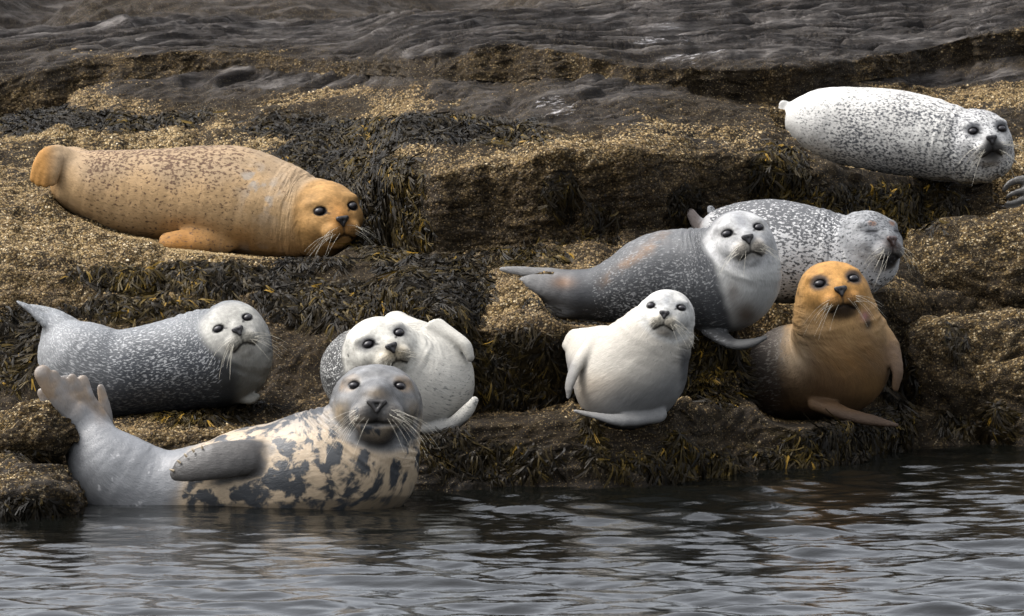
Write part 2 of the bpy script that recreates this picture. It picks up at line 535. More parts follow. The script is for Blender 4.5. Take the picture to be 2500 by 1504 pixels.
rock_parts = [('rock_ledge', 0, 3, 'structure'), ('rock_ledge', 3, 5, 'structure'), ('rock_ledge', 5, 6, 'structure'), ('rock_slab', 6, 8, 'structure'), ('rock_slab', 8, 11, 'structure')]
TERR = []
cum = np.concatenate([[0], np.cumsum(ROWS)])
for nm, a, b, kd in rock_parts:
    r0, r1 = cum[a], (cum[b] if b < 11 else nR - 1)
    sub = G2[r0:r1 + 1]
    n = sub.shape[0]
    idx = np.arange(n * nC).reshape(n, nC)
    f = np.stack([idx[:-1, :-1], idx[:-1, 1:], idx[1:, 1:], idx[1:, :-1]], -1).reshape(-1, 4)
    me = mesh_np(nm, sub.reshape(-1, 3), f, smooth=(a < 6))
    sl = slice(r0 * nC, (r1 + 1) * nC)
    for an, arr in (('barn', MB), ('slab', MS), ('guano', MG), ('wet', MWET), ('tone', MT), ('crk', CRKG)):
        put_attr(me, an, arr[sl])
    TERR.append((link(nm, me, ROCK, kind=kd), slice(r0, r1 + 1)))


# separate boulders ------------------------------------------------------------
def ico(sub):
    import bmesh
    bm = bmesh.new()
    bmesh.ops.create_icosphere(bm, subdivisions=sub, radius=1)
    v = np.array([x.co[:] for x in bm.verts]); f = np.array([[y.index for y in x.verts] for x in bm.faces])
    bm.free()
    return v, f


ICO_V, ICO_F = ico(6)
SURF = []          # extra surfaces for weed and barnacle scatter: (tri points, normals, masks)


def boulder(label, px, py, Y, rx, ry, rd, rot, seed, wl, power=3.0, slabm=0.0, barn=0.8):
    m = Y / FPX
    v = ICO_V
    e = (np.abs(v) ** power).sum(1) ** (-1 / power)
    b = v * e[:, None]
    b = b * np.array([rx * m, rd, ry * m])
    c, s = math.cos(rot), math.sin(rot)
    b = np.stack([b[:, 0] * c + b[:, 2] * s * 0 - b[:, 2] * s, b[:, 1], b[:, 0] * s + b[:, 2] * c], -1)
    ctr = P(px, py, Y)
    p = b + ctr
    n = ICO_V / np.array([rx * m, rd, ry * m]); n /= np.linalg.norm(n, axis=1, keepdims=True)
    sl = np.full(len(p), slabm)
    p = p + n * rock_disp(p + seed, sl, 1.7)[:, None]
    me = mesh_np('boulder', p, ICO_F)
    qx, qy = to_px(p)
    wn_ = fbm(p * 3.0, 4, 91)
    weed = ell(qx, qy, wl) + 0.45 * wn_ - 0.05
    put_attr(me, 'barn', np.clip(barn + .3 * fbm(p * 1.3, 3, 71) - .6 * sm(weed, .35, .8), 0, 1.2))
    put_attr(me, 'slab', sl); put_attr(me, 'guano', sl * 0)
    put_attr(me, 'tone', np.clip(.18 + .72 * sm(n[:, 2], .2, .98) + .3 * wn_, 0, 1))  # fronts darker than tops: brown crust with shade painted in
    put_attr(me, 'wet', np.clip(sm(weed, .4, .8) * .8 + sm(-p[:, 2], -.25, -.05), 0, 1))
    link('boulder', me, ROCK, label=label, category='boulder', group='barnacled boulders at the edges of the ledges')
    SURF.append((p, ICO_F, n, weed))


BW = [(2200, 960, 70, 140, 1), (2330, 830, 50, 60, .7), (2260, 1050, 90, 50, .7), (2450, 1020, 60, 60, .3), (2210, 700, 60, 60, .6), (2330, 560, 120, 30, .4), (60, 1240, 140, 40, .5), (60, 1110, 90, 16, .5)]
boulder('large barnacled boulder at the right edge behind the orange-faced seal', 2440, 690, 22.75, 250, 130, .42, 0.16, 3, BW)
boulder('weedy boulder rising from the water at the right edge', 2400, 950, 22.05, 205, 190, .36, 0.14, 11, BW)
boulder('squat barnacled block in front of the weedy boulder at the right edge', 2480, 1010, 21.78, 125, 135, .25, 0.0, 17, BW, 3.5)
boulder('dark wet boulder at the waterline below the raised hind flipper', 20, 1250, 19.42, 175, 115, .30, 0.18, 23, BW, 2.6, .25)
boulder('barnacled sloping rock left of the raised hind flipper', 20, 1085, 19.75, 220, 75, .25, 0.28, 29, BW, 2.8)


# far rocks and bank behind the shore -------------------------------------------
def backdrop_ridge(name, x0, x1, y0, y1, nx, ny, hfun, dispamp, **props):
    xs = np.linspace(x0, x1, nx); ys = np.linspace(y0, y1, ny)
    X, Yy = np.meshgrid(xs, ys)
    Z = hfun(X, Yy)
    p = np.stack([X, Yy, Z], -1).reshape(-1, 3)
    d = rock_disp(p * 0.55, np.ones(len(p)) * .6, dispamp)
    p[:, 2] += d
    idx = np.arange(nx * ny).reshape(ny, nx)
    f = np.stack([idx[:-1, :-1], idx[:-1, 1:], idx[1:, 1:], idx[1:, :-1]], -1).reshape(-1, 4)
    me = mesh_np(name, p, f)
    for an in ('barn', 'slab', 'guano', 'wet'):
        v = np.zeros(len(p))
        if an == 'slab':
            v = np.clip(.55 + .6 * fbm(p * .6, 3, 44), 0, 1)
        if an == 'guano':
            v = .35 * sm(fbm(p * 1.1, 2, 45), .2, .5)
        put_attr(me, an, v)
    return link(name, me, ROCK, **props)


def far_h(X, Y):
    q = np.stack([X.ravel() * .45, Y.ravel() * .5, 0 * X.ravel()], -1)
    n = fbm(q, 4, 51).reshape(X.shape)
    base = 0.95 + np.minimum(Y - 29.5, 9) * 0.105
    gap = .9 * np.exp(-((X + 3.6) / .5) ** 2) + .8 * np.exp(-((X + .4) / .7) ** 2)
    return base + 0.36 * n - gap * sm(Y, 33, 35) * .6 - sm(X, 0.2, 3) * 0.5


backdrop_ridge('far_rocks', -9, 7, 29.5, 44, 320, 220, far_h, 2.2, kind='structure')


def hill_h(X, Y):
    q = np.stack([X.ravel() * .12, Y.ravel() * .12, 0 * X.ravel()], -1)
    return -1 + sm(Y, 42, 75) * 3.2 + fbm(q, 4, 61).reshape(X.shape) * .5


def hill_material():
    t = NT('grassy_bank')
    n = t.noise(t.geo(), 1.5, 6, .65)
    c = t.ramp(n, [(.3, (.008, .010, .006)), (.55, (.020, .028, .010)), (.75, (.05, .075, .018))])
    t.l.new(c, t.b.inputs['Base Color'])
    t.b.inputs['Roughness'].default_value = .9
    return t.m


hx = np.linspace(-60, 60, 160); hy = np.linspace(42, 140, 120)
HX, HY = np.meshgrid(hx, hy)
hp = np.stack([HX, HY, hill_h(HX, HY)], -1).reshape(-1, 3)
idx = np.arange(160 * 120).reshape(120, 160)
link('hill', mesh_np('hill', hp, np.stack([idx[:-1, :-1], idx[:-1, 1:], idx[1:, 1:], idx[1:, :-1]], -1).reshape(-1, 4)), hill_material(), kind='structure')

# ------------------------------------------------------------------ the sea
def axis(core0, core1, d, lo, hi):
    c = np.arange(core0, core1, d)
    l = core0 - np.geomspace(d * 2, core0 - lo, 26)[::-1]
    r = c[-1] + np.geomspace(d * 2, hi - c[-1], 26)
    return np.concatenate([l, c, r])


wx = axis(-2.6, 2.6, 0.0165, -300, 300)
wy = axis(15.2, 22.4, 0.0150, -300, 400)
WX, WY = np.meshgrid(wx, wy)
WZ = np.zeros_like(WX)
wr = np.random.default_rng(21)
for i in range(54):
    lam = 0.05 * (12.0 ** wr.random())
    th = math.radians(90 + wr.normal() * 25)
    k = 2 * math.pi / lam
    slope = 0.0335 * (lam / 0.3) ** -0.12
    WZ += slope / k * np.sin(k * (WX * math.cos(th) + WY * math.sin(th)) + wr.random() * 6.28)
qq = np.stack([WX.ravel() * .6, WY.ravel() * .35, 0 * WX.ravel()], -1)
patch = 0.75 + 0.55 * fbm(qq, 3, 77).reshape(WX.shape)
core = sm(np.abs(WX), 8, 3) * sm(WY, 8, 13) * sm(WY, 26, 23)
calm = 1 - 0.55 * np.exp(-(((WX + 0.9) / 1.1) ** 2 + ((WY - 19.2) / 1.0) ** 2))
WZ *= patch * core * calm
idx = np.arange(WX.size).reshape(WX.shape)
wf = np.stack([idx[:-1, :-1], idx[:-1, 1:], idx[1:, 1:], idx[1:, :-1]], -1).reshape(-1, 4)
link('sea_water', mesh_np('sea_water', np.stack([WX, WY, WZ], -1).reshape(-1, 3), wf), WATER, kind='structure')
print('water', round(time.time() - T0, 1))


# ------------------------------------------------------------------ seals: one continuous body each, grown from a distance field
def rotm(y, p, r):
    y, p, r = (math.radians(a) for a in (y, p, r))
    cy, sy, cp, sp, cr, sr = math.cos(y), math.sin(y), math.cos(p), math.sin(p), math.cos(r), math.sin(r)
    return np.array([[cr, -sr, 0], [sr, cr, 0], [0, 0, 1]]) @ np.array([[cy, 0, sy], [0, 1, 0], [-sy, 0, cy]]) @ np.array([[1, 0, 0], [0, cp, sp], [0, -sp, cp]])


class Field:
    def __init__(self, lo, hi, h):
        self.h = h
        self.lo = np.array(lo, float)
        self.n = np.ceil((np.array(hi) - self.lo) / h).astype(int) + 1
        self.ax = [(self.lo[i] + h * np.arange(self.n[i])).astype(np.float32) for i in range(3)]
        self.F = np.full(self.n, 60.0, np.float32)

    def box(self, lo, hi):
        sl = []
        for i in range(3):
            a = int(np.clip((lo[i] - self.lo[i]) // self.h, 0, self.n[i])); b = int(np.clip((hi[i] - self.lo[i]) // self.h + 2, 0, self.n[i]))
            sl.append(slice(a, b))
        return tuple(sl), self.ax[0][sl[0]][:, None, None], self.ax[1][sl[1]][None, :, None], self.ax[2][sl[2]][None, None, :]

    def add(self, sl, d, k, sub=False):
        f = self.F[sl]
        if f.size == 0:
            return
        if sub:
            d = -d
            h = np.maximum(k - np.abs(f - d), 0) / k
            self.F[sl] = np.maximum(f, d) + h * h * k * 0.25
        else:
            if k <= 0:
                self.F[sl] = np.minimum(f, d)
            else:
                h = np.maximum(k - np.abs(f - d), 0) / k
                self.F[sl] = np.minimum(f, d) - h * h * k * 0.25

    def cone(self, a, b, ra, rb, k, n=None, t=1.0, ws=1.0, sub=False):
        """tapered capsule; flattened to thickness t along n, or stretched in depth by ws"""
        a = np.array(a, float); b = np.array(b, float)
        m = max(ra, rb) * max(1, ws) + k + 6
        sl, X, Y, Z = self.box(np.minimum(a, b) - m, np.maximum(a, b) + m)
        if n is not None:
            n = np.array(n, float); n /= np.linalg.norm(n)
            q = 1 / t - 1
            ba = b - a; ba = ba + q * ba.dot(n) * n
            x, y, z = X - a[0], Y - a[1], Z - a[2]
            dn = (x * np.float32(n[0]) + y * np.float32(n[1]) + z * np.float32(n[2])) * np.float32(q)
            x, y, z = x + dn * np.float32(n[0]), y + dn * np.float32(n[1]), z + dn * np.float32(n[2])
        else:
            ba = (b - a) / np.array([1, 1, ws])
            x, y, z = X - np.float32(a[0]), Y - np.float32(a[1]), (Z - np.float32(a[2])) / np.float32(ws)
        l2 = max(ba.dot(ba), 1e-6)
        ba = ba.astype(np.float32)
        tt_ = np.clip((x * ba[0] + y * ba[1] + z * ba[2]) / np.float32(l2), 0, 1)
        dx, dy, dz = x - tt_ * ba[0], y - tt_ * ba[1], z - tt_ * ba[2]
        d = np.sqrt(dx * dx + dy * dy + dz * dz) - (np.float32(ra) + tt_ * np.float32(rb - ra))
        if n is not None:
            d = d * np.float32((1 + t) * .5)
        self.add(sl, d, k, sub)

    def chain(self, q, k, n=None, t=1.0, ws=1.0):
        """a whole limb: hard union of its tapered pieces, then one soft union with the body"""
        m = q[:, 3].max() * max(1, ws) + k + 8
        sl, _, _, _ = self.box(q[:, :3].min(0) - m, q[:, :3].max(0) + m)
        G = Field.__new__(Field)
        G.h = self.h
        G.ax = [self.ax[i][sl[i]] for i in range(3)]
        G.lo = np.array([a[0] for a in G.ax], float); G.n = np.array([len(a) for a in G.ax])
        G.F = np.full(G.n, 60.0, np.float32)
        for a, b in zip(q[:-1], q[1:]):
            G.cone(a[:3], b[:3], a[3], b[3], 0, n=n, t=t, ws=ws)
        self.add(sl, G.F, k)

    def ellipsoid(self, c, r, R, k, sub=False):
        """R columns = the ellipsoid's axes"""
        c = np.array(c, float); m = max(r) + k + 6
        sl, X, Y, Z = self.box(c - m, c + m)
        x, y, z = X - np.float32(c[0]), Y - np.float32(c[1]), Z - np.float32(c[2])
        R = R.astype(np.float32)
        l = [x * R[0, i] + y * R[1, i] + z * R[2, i] for i in range(3)]
        k0 = np.sqrt(sum((l[i] / np.float32(r[i])) ** 2 for i in range(3)))
        k1 = np.sqrt(sum((l[i] / np.float32(r[i] ** 2)) ** 2 for i in range(3))) + 1e-6
        self.add(sl, k0 * (k0 - 1) / k1, k, sub)

    def mesh(self):
        F = self.F
        F[[0, -1]] = 60; F[:, [0, -1]] = 60; F[:, :, [0, -1]] = 60
        s = F < 0
        cnt = np.zeros(np.array(F.shape) - 1, np.int8)
        for i in (0, 1):
            for j in (0, 1):
                for k in (0, 1):
                    cnt += s[i:F.shape[0] - 1 + i, j:F.shape[1] - 1 + j, k:F.shape[2] - 1 + k]
        act = np.argwhere((cnt > 0) & (cnt < 8))
        vid = np.full(cnt.shape, -1, np.int32)
        vid[tuple(act.T)] = np.arange(len(act))
        acc = np.zeros((len(act), 3)); w = np.zeros(len(act))
        cs = [(i, j, k) for i in (0, 1) for j in (0, 1) for k in (0, 1)]
        val = {c: F[act[:, 0] + c[0], act[:, 1] + c[1], act[:, 2] + c[2]] for c in cs}
        for c in cs:
            for ax in range(3):
                if c[ax] == 0:
                    d = list(c); d[ax] = 1; d = tuple(d)
                    a, b = val[c], val[d]
                    cr = (a < 0) != (b < 0)
                    t = np.where(cr, a / np.where(cr, a - b, 1), 0)
                    q = np.array(c, float)[None, :].repeat(len(act), 0); q[:, ax] = t
                    acc[cr] += q[cr]; w += cr
        v = self.lo + self.h * (act + acc / w[:, None])
        faces = []
        for ax in range(3):
            o1, o2 = (ax + 1) % 3, (ax + 2) % 3
            sa = [slice(None)] * 3; sb = [slice(None)] * 3
            sa[ax] = slice(0, -1); sb[ax] = slice(1, None)
            A, B = s[tuple(sa)], s[tuple(sb)]
            e = np.argwhere(A != B)
            e = e[(e[:, o1] > 0) & (e[:, o2] > 0) & (e[:, o1] < F.shape[o1] - 1) & (e[:, o2] < F.shape[o2] - 1)]
            ins = A[tuple(e.T)]
            q = []
            for d1, d2 in ((-1, -1), (0, -1), (0, 0), (-1, 0)):
                g = e.copy(); g[:, o1] += d1; g[:, o2] += d2
                q.append(vid[tuple(g.T)])
            q = np.stack(q, -1)
            q[~ins] = q[~ins][:, ::-1]
            faces.append(q)
        f = np.concatenate(faces)
        return v, f


def catmull(st, per):
    st = np.array(st, float)
    p = np.vstack([2 * st[0] - st[1], st, 2 * st[-1] - st[-2]])
    out = []
    for i in range(1, len(p) - 2):
        for j in range(per):
            t = j / per
            a, b, c, d = p[i - 1], p[i], p[i + 1], p[i + 2]
            out.append(0.5 * (2 * b + (c - a) * t + (2 * a - 5 * b + 4 * c - d) * t * t + (3 * b - a - 3 * c + d) * t ** 3))
    out.append(st[-1])
    out = np.array(out)
    out[:, 3] = np.maximum(out[:, 3], 3)
    return out


def uvsphere(nu=20, nv=14):
    v, f = ico(3)
    return v, f


EYE_V, EYE_F = uvsphere()
EYE_MAT = simple('seal_eye', (0.016, 0.0145, 0.017), 0.32, 0.45, .0)
NOSE_DARK = simple('seal_nose', (0.012, 0.011, 0.012), 0.4, 0.4)
NOSE_GREY = simple('grey_seal_nose', (0.016, 0.0145, 0.014), 0.42, 0.35)
NOSE_RED = simple('rusty_seal_nose', (0.04, 0.022, 0.018), 0.38, 0.5)
WHISK = simple('whisker', (0.50, 0.47, 0.39), 0.4, 0.5)
CLAW = simple('claw', (0.30, 0.24, 0.16), 0.4, 0.5)


def seal_material(name, scale=60.0, stretch=0.45, soft=0.05, detail=2.0, rough=0.55, spec=0.3, fur=0.14, flecks=0.0, fleck_col=(.6, .6, .6), fscale=110.0, dist=0.0):
    t = NT(name)
    bc = t.attr('bc', 'Vector'); col = t.attr('col', 'Vector'); sc_ = t.attr('spotcol', 'Vector'); sp = t.attr('spot')
    n = t.noise(t.scale(bc, (stretch, 1, 1)), scale, detail, 0.55, dist)
    T = t.math('SUBTRACT', 0.80, t.math('MULTIPLY', sp, 0.6))
    f = t.step(n, t.math('SUBTRACT', T, soft), t.math('ADD', T, soft))
    c = t.mix(f, col, sc_)
    if flecks > 0:
        n2 = t.noise(t.scale(bc, (stretch, 1, 1)), fscale, 2.0, 0.6, 0.3)
        f2 = t.step(t.math('ADD', n2, t.math('MULTIPLY', t.attr('fleck'), 0.3)), 0.80, 0.90)
        c = t.mix(t.math('MULTIPLY', f2, flecks), c, fleck_col)
    fn = t.noise(t.scale(bc, (0.28, 1, 1)), 190.0, 4.0, 0.75)
    fl = t.noise(t.scale(bc, (0.6, 1, 1)), 9.0, 6.0, 0.68)
    v = t.math('ADD', 0.56 - fur * 1.3 - .21, t.math('ADD', t.math('MULTIPLY', fn, fur * 2.6), t.math('MULTIPLY', fl, 0.42)))
    cc = t.n.new('ShaderNodeCombineColor')
    for i in range(3):
        t.l.new(v, cc.inputs[i])
    c = t.mix(1.0, c, cc.outputs[0], 'MULTIPLY')
    t.l.new(c, t.b.inputs['Base Color'])
    t.b.inputs['Roughness'].default_value = rough
    t.b.inputs['Specular IOR Level'].default_value = spec
    fold = t.noise(t.scale(bc, (1.0, .22, .22)), 34.0, 3.0, 0.5, .6)
    bn = t.bump(t.math('MULTIPLY', fold, t.attr('fold')), 0.8, 0.02)
    bn = t.bump(fl, 0.35, 0.02, bn)
    t.l.new(t.bump(fn, 0.45, 0.004, bn), t.b.inputs['Normal'])
    return t.m


HARBOR = dict(
    prims=[((0, 0, 0), (1.0, .97, 1.02), 0), ((0, -.32, .62), (.62, .52, .58), .30), ((0, -.10, .86), (.24, .20, .36), .22),
           ((-.27, -.46, 1.00), (.33, .29, .30), .08), ((.27, -.46, 1.00), (.33, .29, .30), .08), ((0, -.74, .72), (.34, .24, .34), .2),
           ((-.53, .42, .60), (.26, .11, .18), .25), ((.53, .42, .60), (.26, .11, .18), .25), ((-.55, -.15, .6), (.3, .3, .3), .3), ((.55, -.15, .6), (.3, .3, .3), .3)],
    eye_r=.152, eye=(.525, .20, .755), nose=(0, -.15, 1.165), nose_r=(.225, .165, .12), mouth=[(-.38, -.75, .80), (-.26, -.72, 1.0), (-.13, -.645, 1.14), (0, -.61, 1.17), (.13, -.645, 1.14), (.26, -.72, 1.0), (.38, -.75, .80)],
    pad=(.30, -.44, 1.12))
HARBOR_WIDE = dict(HARBOR, eye=(.60, .20, .755))
GREY = dict(
    prims=[((0, 0, 0), (1.0, .94, 1.02), 0), ((0, -.26, .70), (.56, .50, .74), .28), ((0, -.05, .75), (.40, .34, .70), .25),
           ((-.27, -.54, 1.16), (.37, .36, .34), .14), ((.27, -.54, 1.16), (.37, .36, .34), .14), ((0, -.34, 1.28), (.28, .22, .2), .12), ((0, -.86, .85), (.42, .26, .42), .2),
           ((-.50, .40, .63), (.24, .10, .18), .25), ((.50, .40, .63), (.24, .10, .18), .25), ((-.55, -.2, .6), (.34, .34, .3), .3), ((.55, -.2, .6), (.34, .34, .3), .3)],
    eye_r=.112, eye=(.53, .24, .80), nose=(0, -.38, 1.44), nose_r=(.29, .18, .11), mouth=[(-.46, -.80, 1.0), (-.30, -.82, 1.3), (0, -.80, 1.42), (.30, -.82, 1.3), (.46, -.80, 1.0)],
    pad=(.34, -.55, 1.38))
PRESS = []


def seal(label, Y0, body, head, col_fn, mat, ws=1.0, blades=(), chains=(), hd=HARBOR, voxel=3.5, neck_k=30, cat='seal', name='seal', nose_mat=None,
         closed=False, per=4, whiskers=9, wcol=None, group='seals hauled out on the rocky ledges', mouth_r=.026):
    m = Y0 / FPX
    S = np.array([(a, -b, c, r) for a, b, c, r in body], float)
    sp = catmull(S, per)
    allp = [sp]
    for ch, k in chains:
        allp.append(catmull([(a, -b, c, r) for a, b, c, r in ch], per))
    for bl in blades:
        allp.append(np.array([(a, -b, c, r) for a, b, c, r in bl[0]], float))
    if head:
        hy, hp_, hr, hx_, hyy, hw, R = head
        hc = np.array([hx_, -hyy, hw]); RM = rotm(hy, hp_, hr)
        allp.append(np.array([[*hc, R * 1.75]]))
    al = np.vstack(allp)
    pad = 14
    rr = al[:, 3:4] * np.array([1, 1, max(1, ws)])
    lo = (al[:, :3] - rr).min(0) - pad; hi = (al[:, :3] + rr).max(0) + pad
    F = Field(lo, hi, voxel)
    for a, b in zip(sp[:-1], sp[1:]):
        F.cone(a[:3], b[:3], a[3], b[3], 0, ws=ws)
    for (ch, k), q in zip(chains, allp[1:1 + len(chains)]):
        F.chain(q, k)
    if head:
        for i, (c, r, k) in enumerate(hd['prims']):
            F.ellipsoid(hc + RM @ np.array(c) * R, [x * R for x in r], RM, (neck_k if i == 0 else k * R))
    for bl in blades:
        q = catmull([(a, -b, c, r) for a, b, c, r in bl[0]], 3)
        F.chain(q, bl[3] if len(bl) > 3 else 9, n=bl[1], t=bl[2])
    if head:
        def face(x, y):
            """depth of the face surface in front of head-local (x, y)"""
            zz = np.arange(1.9, .2, -.01)
            q = hc + (np.stack([x + 0 * zz, y + 0 * zz, zz], -1) * R) @ RM.T
            g = np.clip((q - F.lo) / F.h, 0, F.n - 2)
            i0 = g.astype(int); fr = g - i0
            val = 0
            for a in (0, 1):
                for b in (0, 1):
                    for c_ in (0, 1):
                        wgt = np.abs(1 - a - fr[:, 0]) * np.abs(1 - b - fr[:, 1]) * np.abs(1 - c_ - fr[:, 2])
                        val = val + wgt * F.F[i0[:, 0] + a, i0[:, 1] + b, i0[:, 2] + c_]
            hit = np.nonzero(val < 0)[0]
            return float(zz[hit[0]]) if len(hit) else .8
        hd = dict(hd)
        hd['mouth'] = [(c[0], c[1], face(c[0], c[1]) + .005) for c in hd['mouth']]
        hd['nose'] = (0, hd['nose'][1], face(0, hd['nose'][1]) - .01)
        hd['eyez'] = {sx: face(sx * hd['eye'][0], hd['eye'][1]) for sx in (-1, 1)}
        hd['padz'] = {sx: face(sx * hd['pad'][0], hd['pad'][1]) for sx in (-1, 1)}
        mo = [hc + RM @ np.array(c) * R for c in hd['mouth']]
        for a, b in zip(mo[:-1], mo[1:]):
            F.cone(a, b, mouth_r * R, mouth_r * R, .05 * R, sub=True)
        if not closed:
            for sx in (-1, 1):
                e = np.array([sx * hd['eye'][0], hd['eye'][1], hd['eyez'][sx]])
                er = hd['eye_r']
                F.ellipsoid(hc + RM @ (e + np.array([0, 0, .02])) * R, [er * 1.12 * R, er * .78 * R, er * .8 * R], RM, .07 * R, sub=True)
    v, f = F.mesh()
    # spine coordinates
    c = sp[:, :3]
    tan = np.gradient(c, axis=0); tan /= np.linalg.norm(tan, axis=1, keepdims=True)
    sl = np.concatenate([[0], np.cumsum(np.linalg.norm(np.diff(c, axis=0), axis=1))])
    cn = np.empty_like(v); tn = np.empty_like(v); sn = np.empty(len(v)); rn = np.empty(len(v))
    for a in range(0, len(v), 20000):
        d = ((v[a:a + 20000, None, :] - c[None]) ** 2).sum(-1)
        w = np.exp(-(d - d.min(1, keepdims=True)) / (2 * 45.0 ** 2))
        w /= w.sum(1, keepdims=True)
        cn[a:a + 20000] = w @ c; tn[a:a + 20000] = w @ tan; sn[a:a + 20000] = w @ sl; rn[a:a + 20000] = w @ sp[:, 3]
    tn /= np.linalg.norm(tn, axis=1, keepdims=True) + 1e-9
    o = v - cn
    up = np.array([0, 1.0, 0]) - tn * tn[:, 1:2]; up /= np.linalg.norm(up, axis=1, keepdims=True) + 1e-6
    bi = np.cross(tn, up)
    s = sn + (o * tn).sum(1)
    a_up = (o * up).sum(1); a_bi = (o * bi).sum(1)
    bc = np.stack([s, a_up, a_bi], -1) * m
    vn = np.zeros_like(v)
    fnm = np.cross(v[f[:, 1]] - v[f[:, 0]], v[f[:, 2]] - v[f[:, 0]])
    for q_ in range(4):
        for ax in range(3):
            vn[:, ax] += np.bincount(f[:, q_], fnm[:, ax], len(v))
    vn /= np.linalg.norm(vn, axis=1, keepdims=True) + 1e-9
    away = sm(np.linalg.norm((v - hc) @ RM / R - np.array([0, -.1, .5]), axis=1), 1.0, 1.35) if head else np.ones(len(v))
    fm = np.exp(-((np.linalg.norm(v - hc, axis=1) / R - 1.5) / .55) ** 2) * away if head else np.zeros(len(v))
    fq = np.stack([bc[:, 0] * 26, bc[:, 1] * 5, bc[:, 2] * 5], -1)
    v = v + vn * (fm * 4.0 * fbm(fq, 3, 55, ridged=True) + away * (2.6 * fbm(bc * 9, 3, 56) + 1.0 * fbm(fq * .8, 2, 57)))[:, None]
    info = dict(u=v[:, 0], v=-v[:, 1], w=v[:, 2], s=s / sl[-1], up=a_up / (rn + 1e-6), bi=a_bi / (rn + 1e-6), bc=bc, n=len(v))
    if head:
        hl = (v - hc) @ RM / R
        info['hl'] = hl
        info['hm'] = sm(np.linalg.norm(hl - np.array([0, -.05, .35]), axis=1), 1.34, 1.10)
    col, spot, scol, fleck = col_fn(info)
    if head:      # mottled hair and follicle rows on the whisker pads
        hn = 1 + (.22 * fbm(hl * 4.5, 3, 81) + .22 * fbm(hl * np.array([11, 16, 11]), 3, 82)) * info['hm']
        col = col * hn[:, None]
        mz = info['hm'] * np.exp(-((hl[:, 0] / .5) ** 2 + ((hl[:, 1] + .50) / .28) ** 2) ** 2) * sm(hl[:, 2], .75, 1.0)
        col = col * (1 - .28 * mz)[:, None] * np.array([1, .97, .90]) ** mz[:, None]
        for sx in (-1, 1):
            for i_ in range(5):
                for j_ in range(4):
                    x_ = sx * (.14 + .075 * i_); y_ = -.33 - .085 * j_ - .02 * i_
                    dd = ((hl[:, 0] - x_) ** 2 + (hl[:, 1] - y_) ** 2) / .027 ** 2
                    col = col * (1 - .55 * np.exp(-dd) * (hl[:, 2] > .7))[:, None]
    if head:      # dark lids, tear ducts, lips, nostril rim, ear hole, whisker dots
        for sx in (-1, 1):
            e = np.array([sx * hd['eye'][0], hd['eye'][1], hd['eyez'][sx]])
            er = hd['eye_r']
            q = (hl - e) / np.array([er * 1.38, er * (.95 if closed else 1.0), .3])
            f1 = sm(np.linalg.norm(q, axis=1), 1.15, .85)
            tq = hl - e - np.array([-sx * er * 1.15, -er * .55, 0])
            tq = np.stack([tq[:, 0] + sx * -.5 * tq[:, 1] * 0, tq[:, 1] - sx * .45 * tq[:, 0], tq[:, 2]], -1) / np.array([er * .75, er * .34, .3])
            f1 = np.maximum(f1, .8 * sm(np.linalg.norm(tq, axis=1), 1.25, .6))[:, None]
            if closed:
                q = (hl - e - np.array([0, -.02, 0])) / np.array([.20, .035, .4])
                f1 = .9 * sm(np.linalg.norm(q, axis=1), 1.3, .8)[:, None]
            col = col * (1 - f1) + np.array([.010, .010, .012]) * f1
            spot = spot * (1 - f1[:, 0])
            fleck = fleck * (1 - f1[:, 0])
            q = (hl - np.array([.93 * sx, .12, .12])) / np.array([.3, .055, .035])
            f1 = .85 * sm(np.linalg.norm(q, axis=1), 1.3, .8)[:, None]
            col = col * (1 - f1) + .02 * f1
        dm = np.full(len(v), 9.0)
        M_ = np.array(hd['mouth'])
        for a, b in zip(M_[:-1], M_[1:]):
            ba = b - a
            t = np.clip(((hl - a) @ ba) / ba.dot(ba), 0, 1)
            dm = np.minimum(dm, np.linalg.norm(hl - a - t[:, None] * ba, axis=1))
        f1 = .85 * sm(dm, .062, .026)[:, None]
        # the cleft from nose to lip
        cl = (np.abs(hl[:, 0]) < .06) & (hl[:, 1] < -.2) & (hl[:, 1] > hd['mouth'][len(hd['mouth']) // 2][1]) & (hl[:, 2] > .8)
        f1 = np.maximum(f1, (cl * sm(np.abs(hl[:, 0]), .035, .015) * .7)[:, None])
        col = col * (1 - f1) + np.array([.014, .012, .011]) * f1
        spot = spot * (1 - f1[:, 0])
        fleck = fleck * (1 - f1[:, 0])
    for c_ in (col, scol):      # dark hair reads darker than pale hair: steeper coat contrast
        c_ *= np.clip(.50 + .95 * c_.mean(1, keepdims=True), 0, 1.04)
    wv = P(v[:, 0], -v[:, 1], Y0 - v[:, 2] * m)
    PRESS.append((wv[::3], 'water' in label))
    base = wv[wv[:, 2].argmin()].copy()
    base[:2] = wv[:, :2].mean(0)
    root = bpy.data.objects.new(name, None)
    root.empty_display_size = .2
    COL.objects.link(root)
    root.location = base
    root['label'] = label; root['category'] = cat; root['group'] = group
    me = mesh_np('body', wv - base, f)
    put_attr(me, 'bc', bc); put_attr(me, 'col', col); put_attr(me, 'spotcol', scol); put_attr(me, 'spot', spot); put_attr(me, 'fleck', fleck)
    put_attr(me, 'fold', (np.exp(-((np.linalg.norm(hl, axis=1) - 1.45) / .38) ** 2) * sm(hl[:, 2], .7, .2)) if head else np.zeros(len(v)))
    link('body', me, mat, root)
    tow = lambda q: P(q[:, 0], -q[:, 1], Y0 - q[:, 2] * m) - base
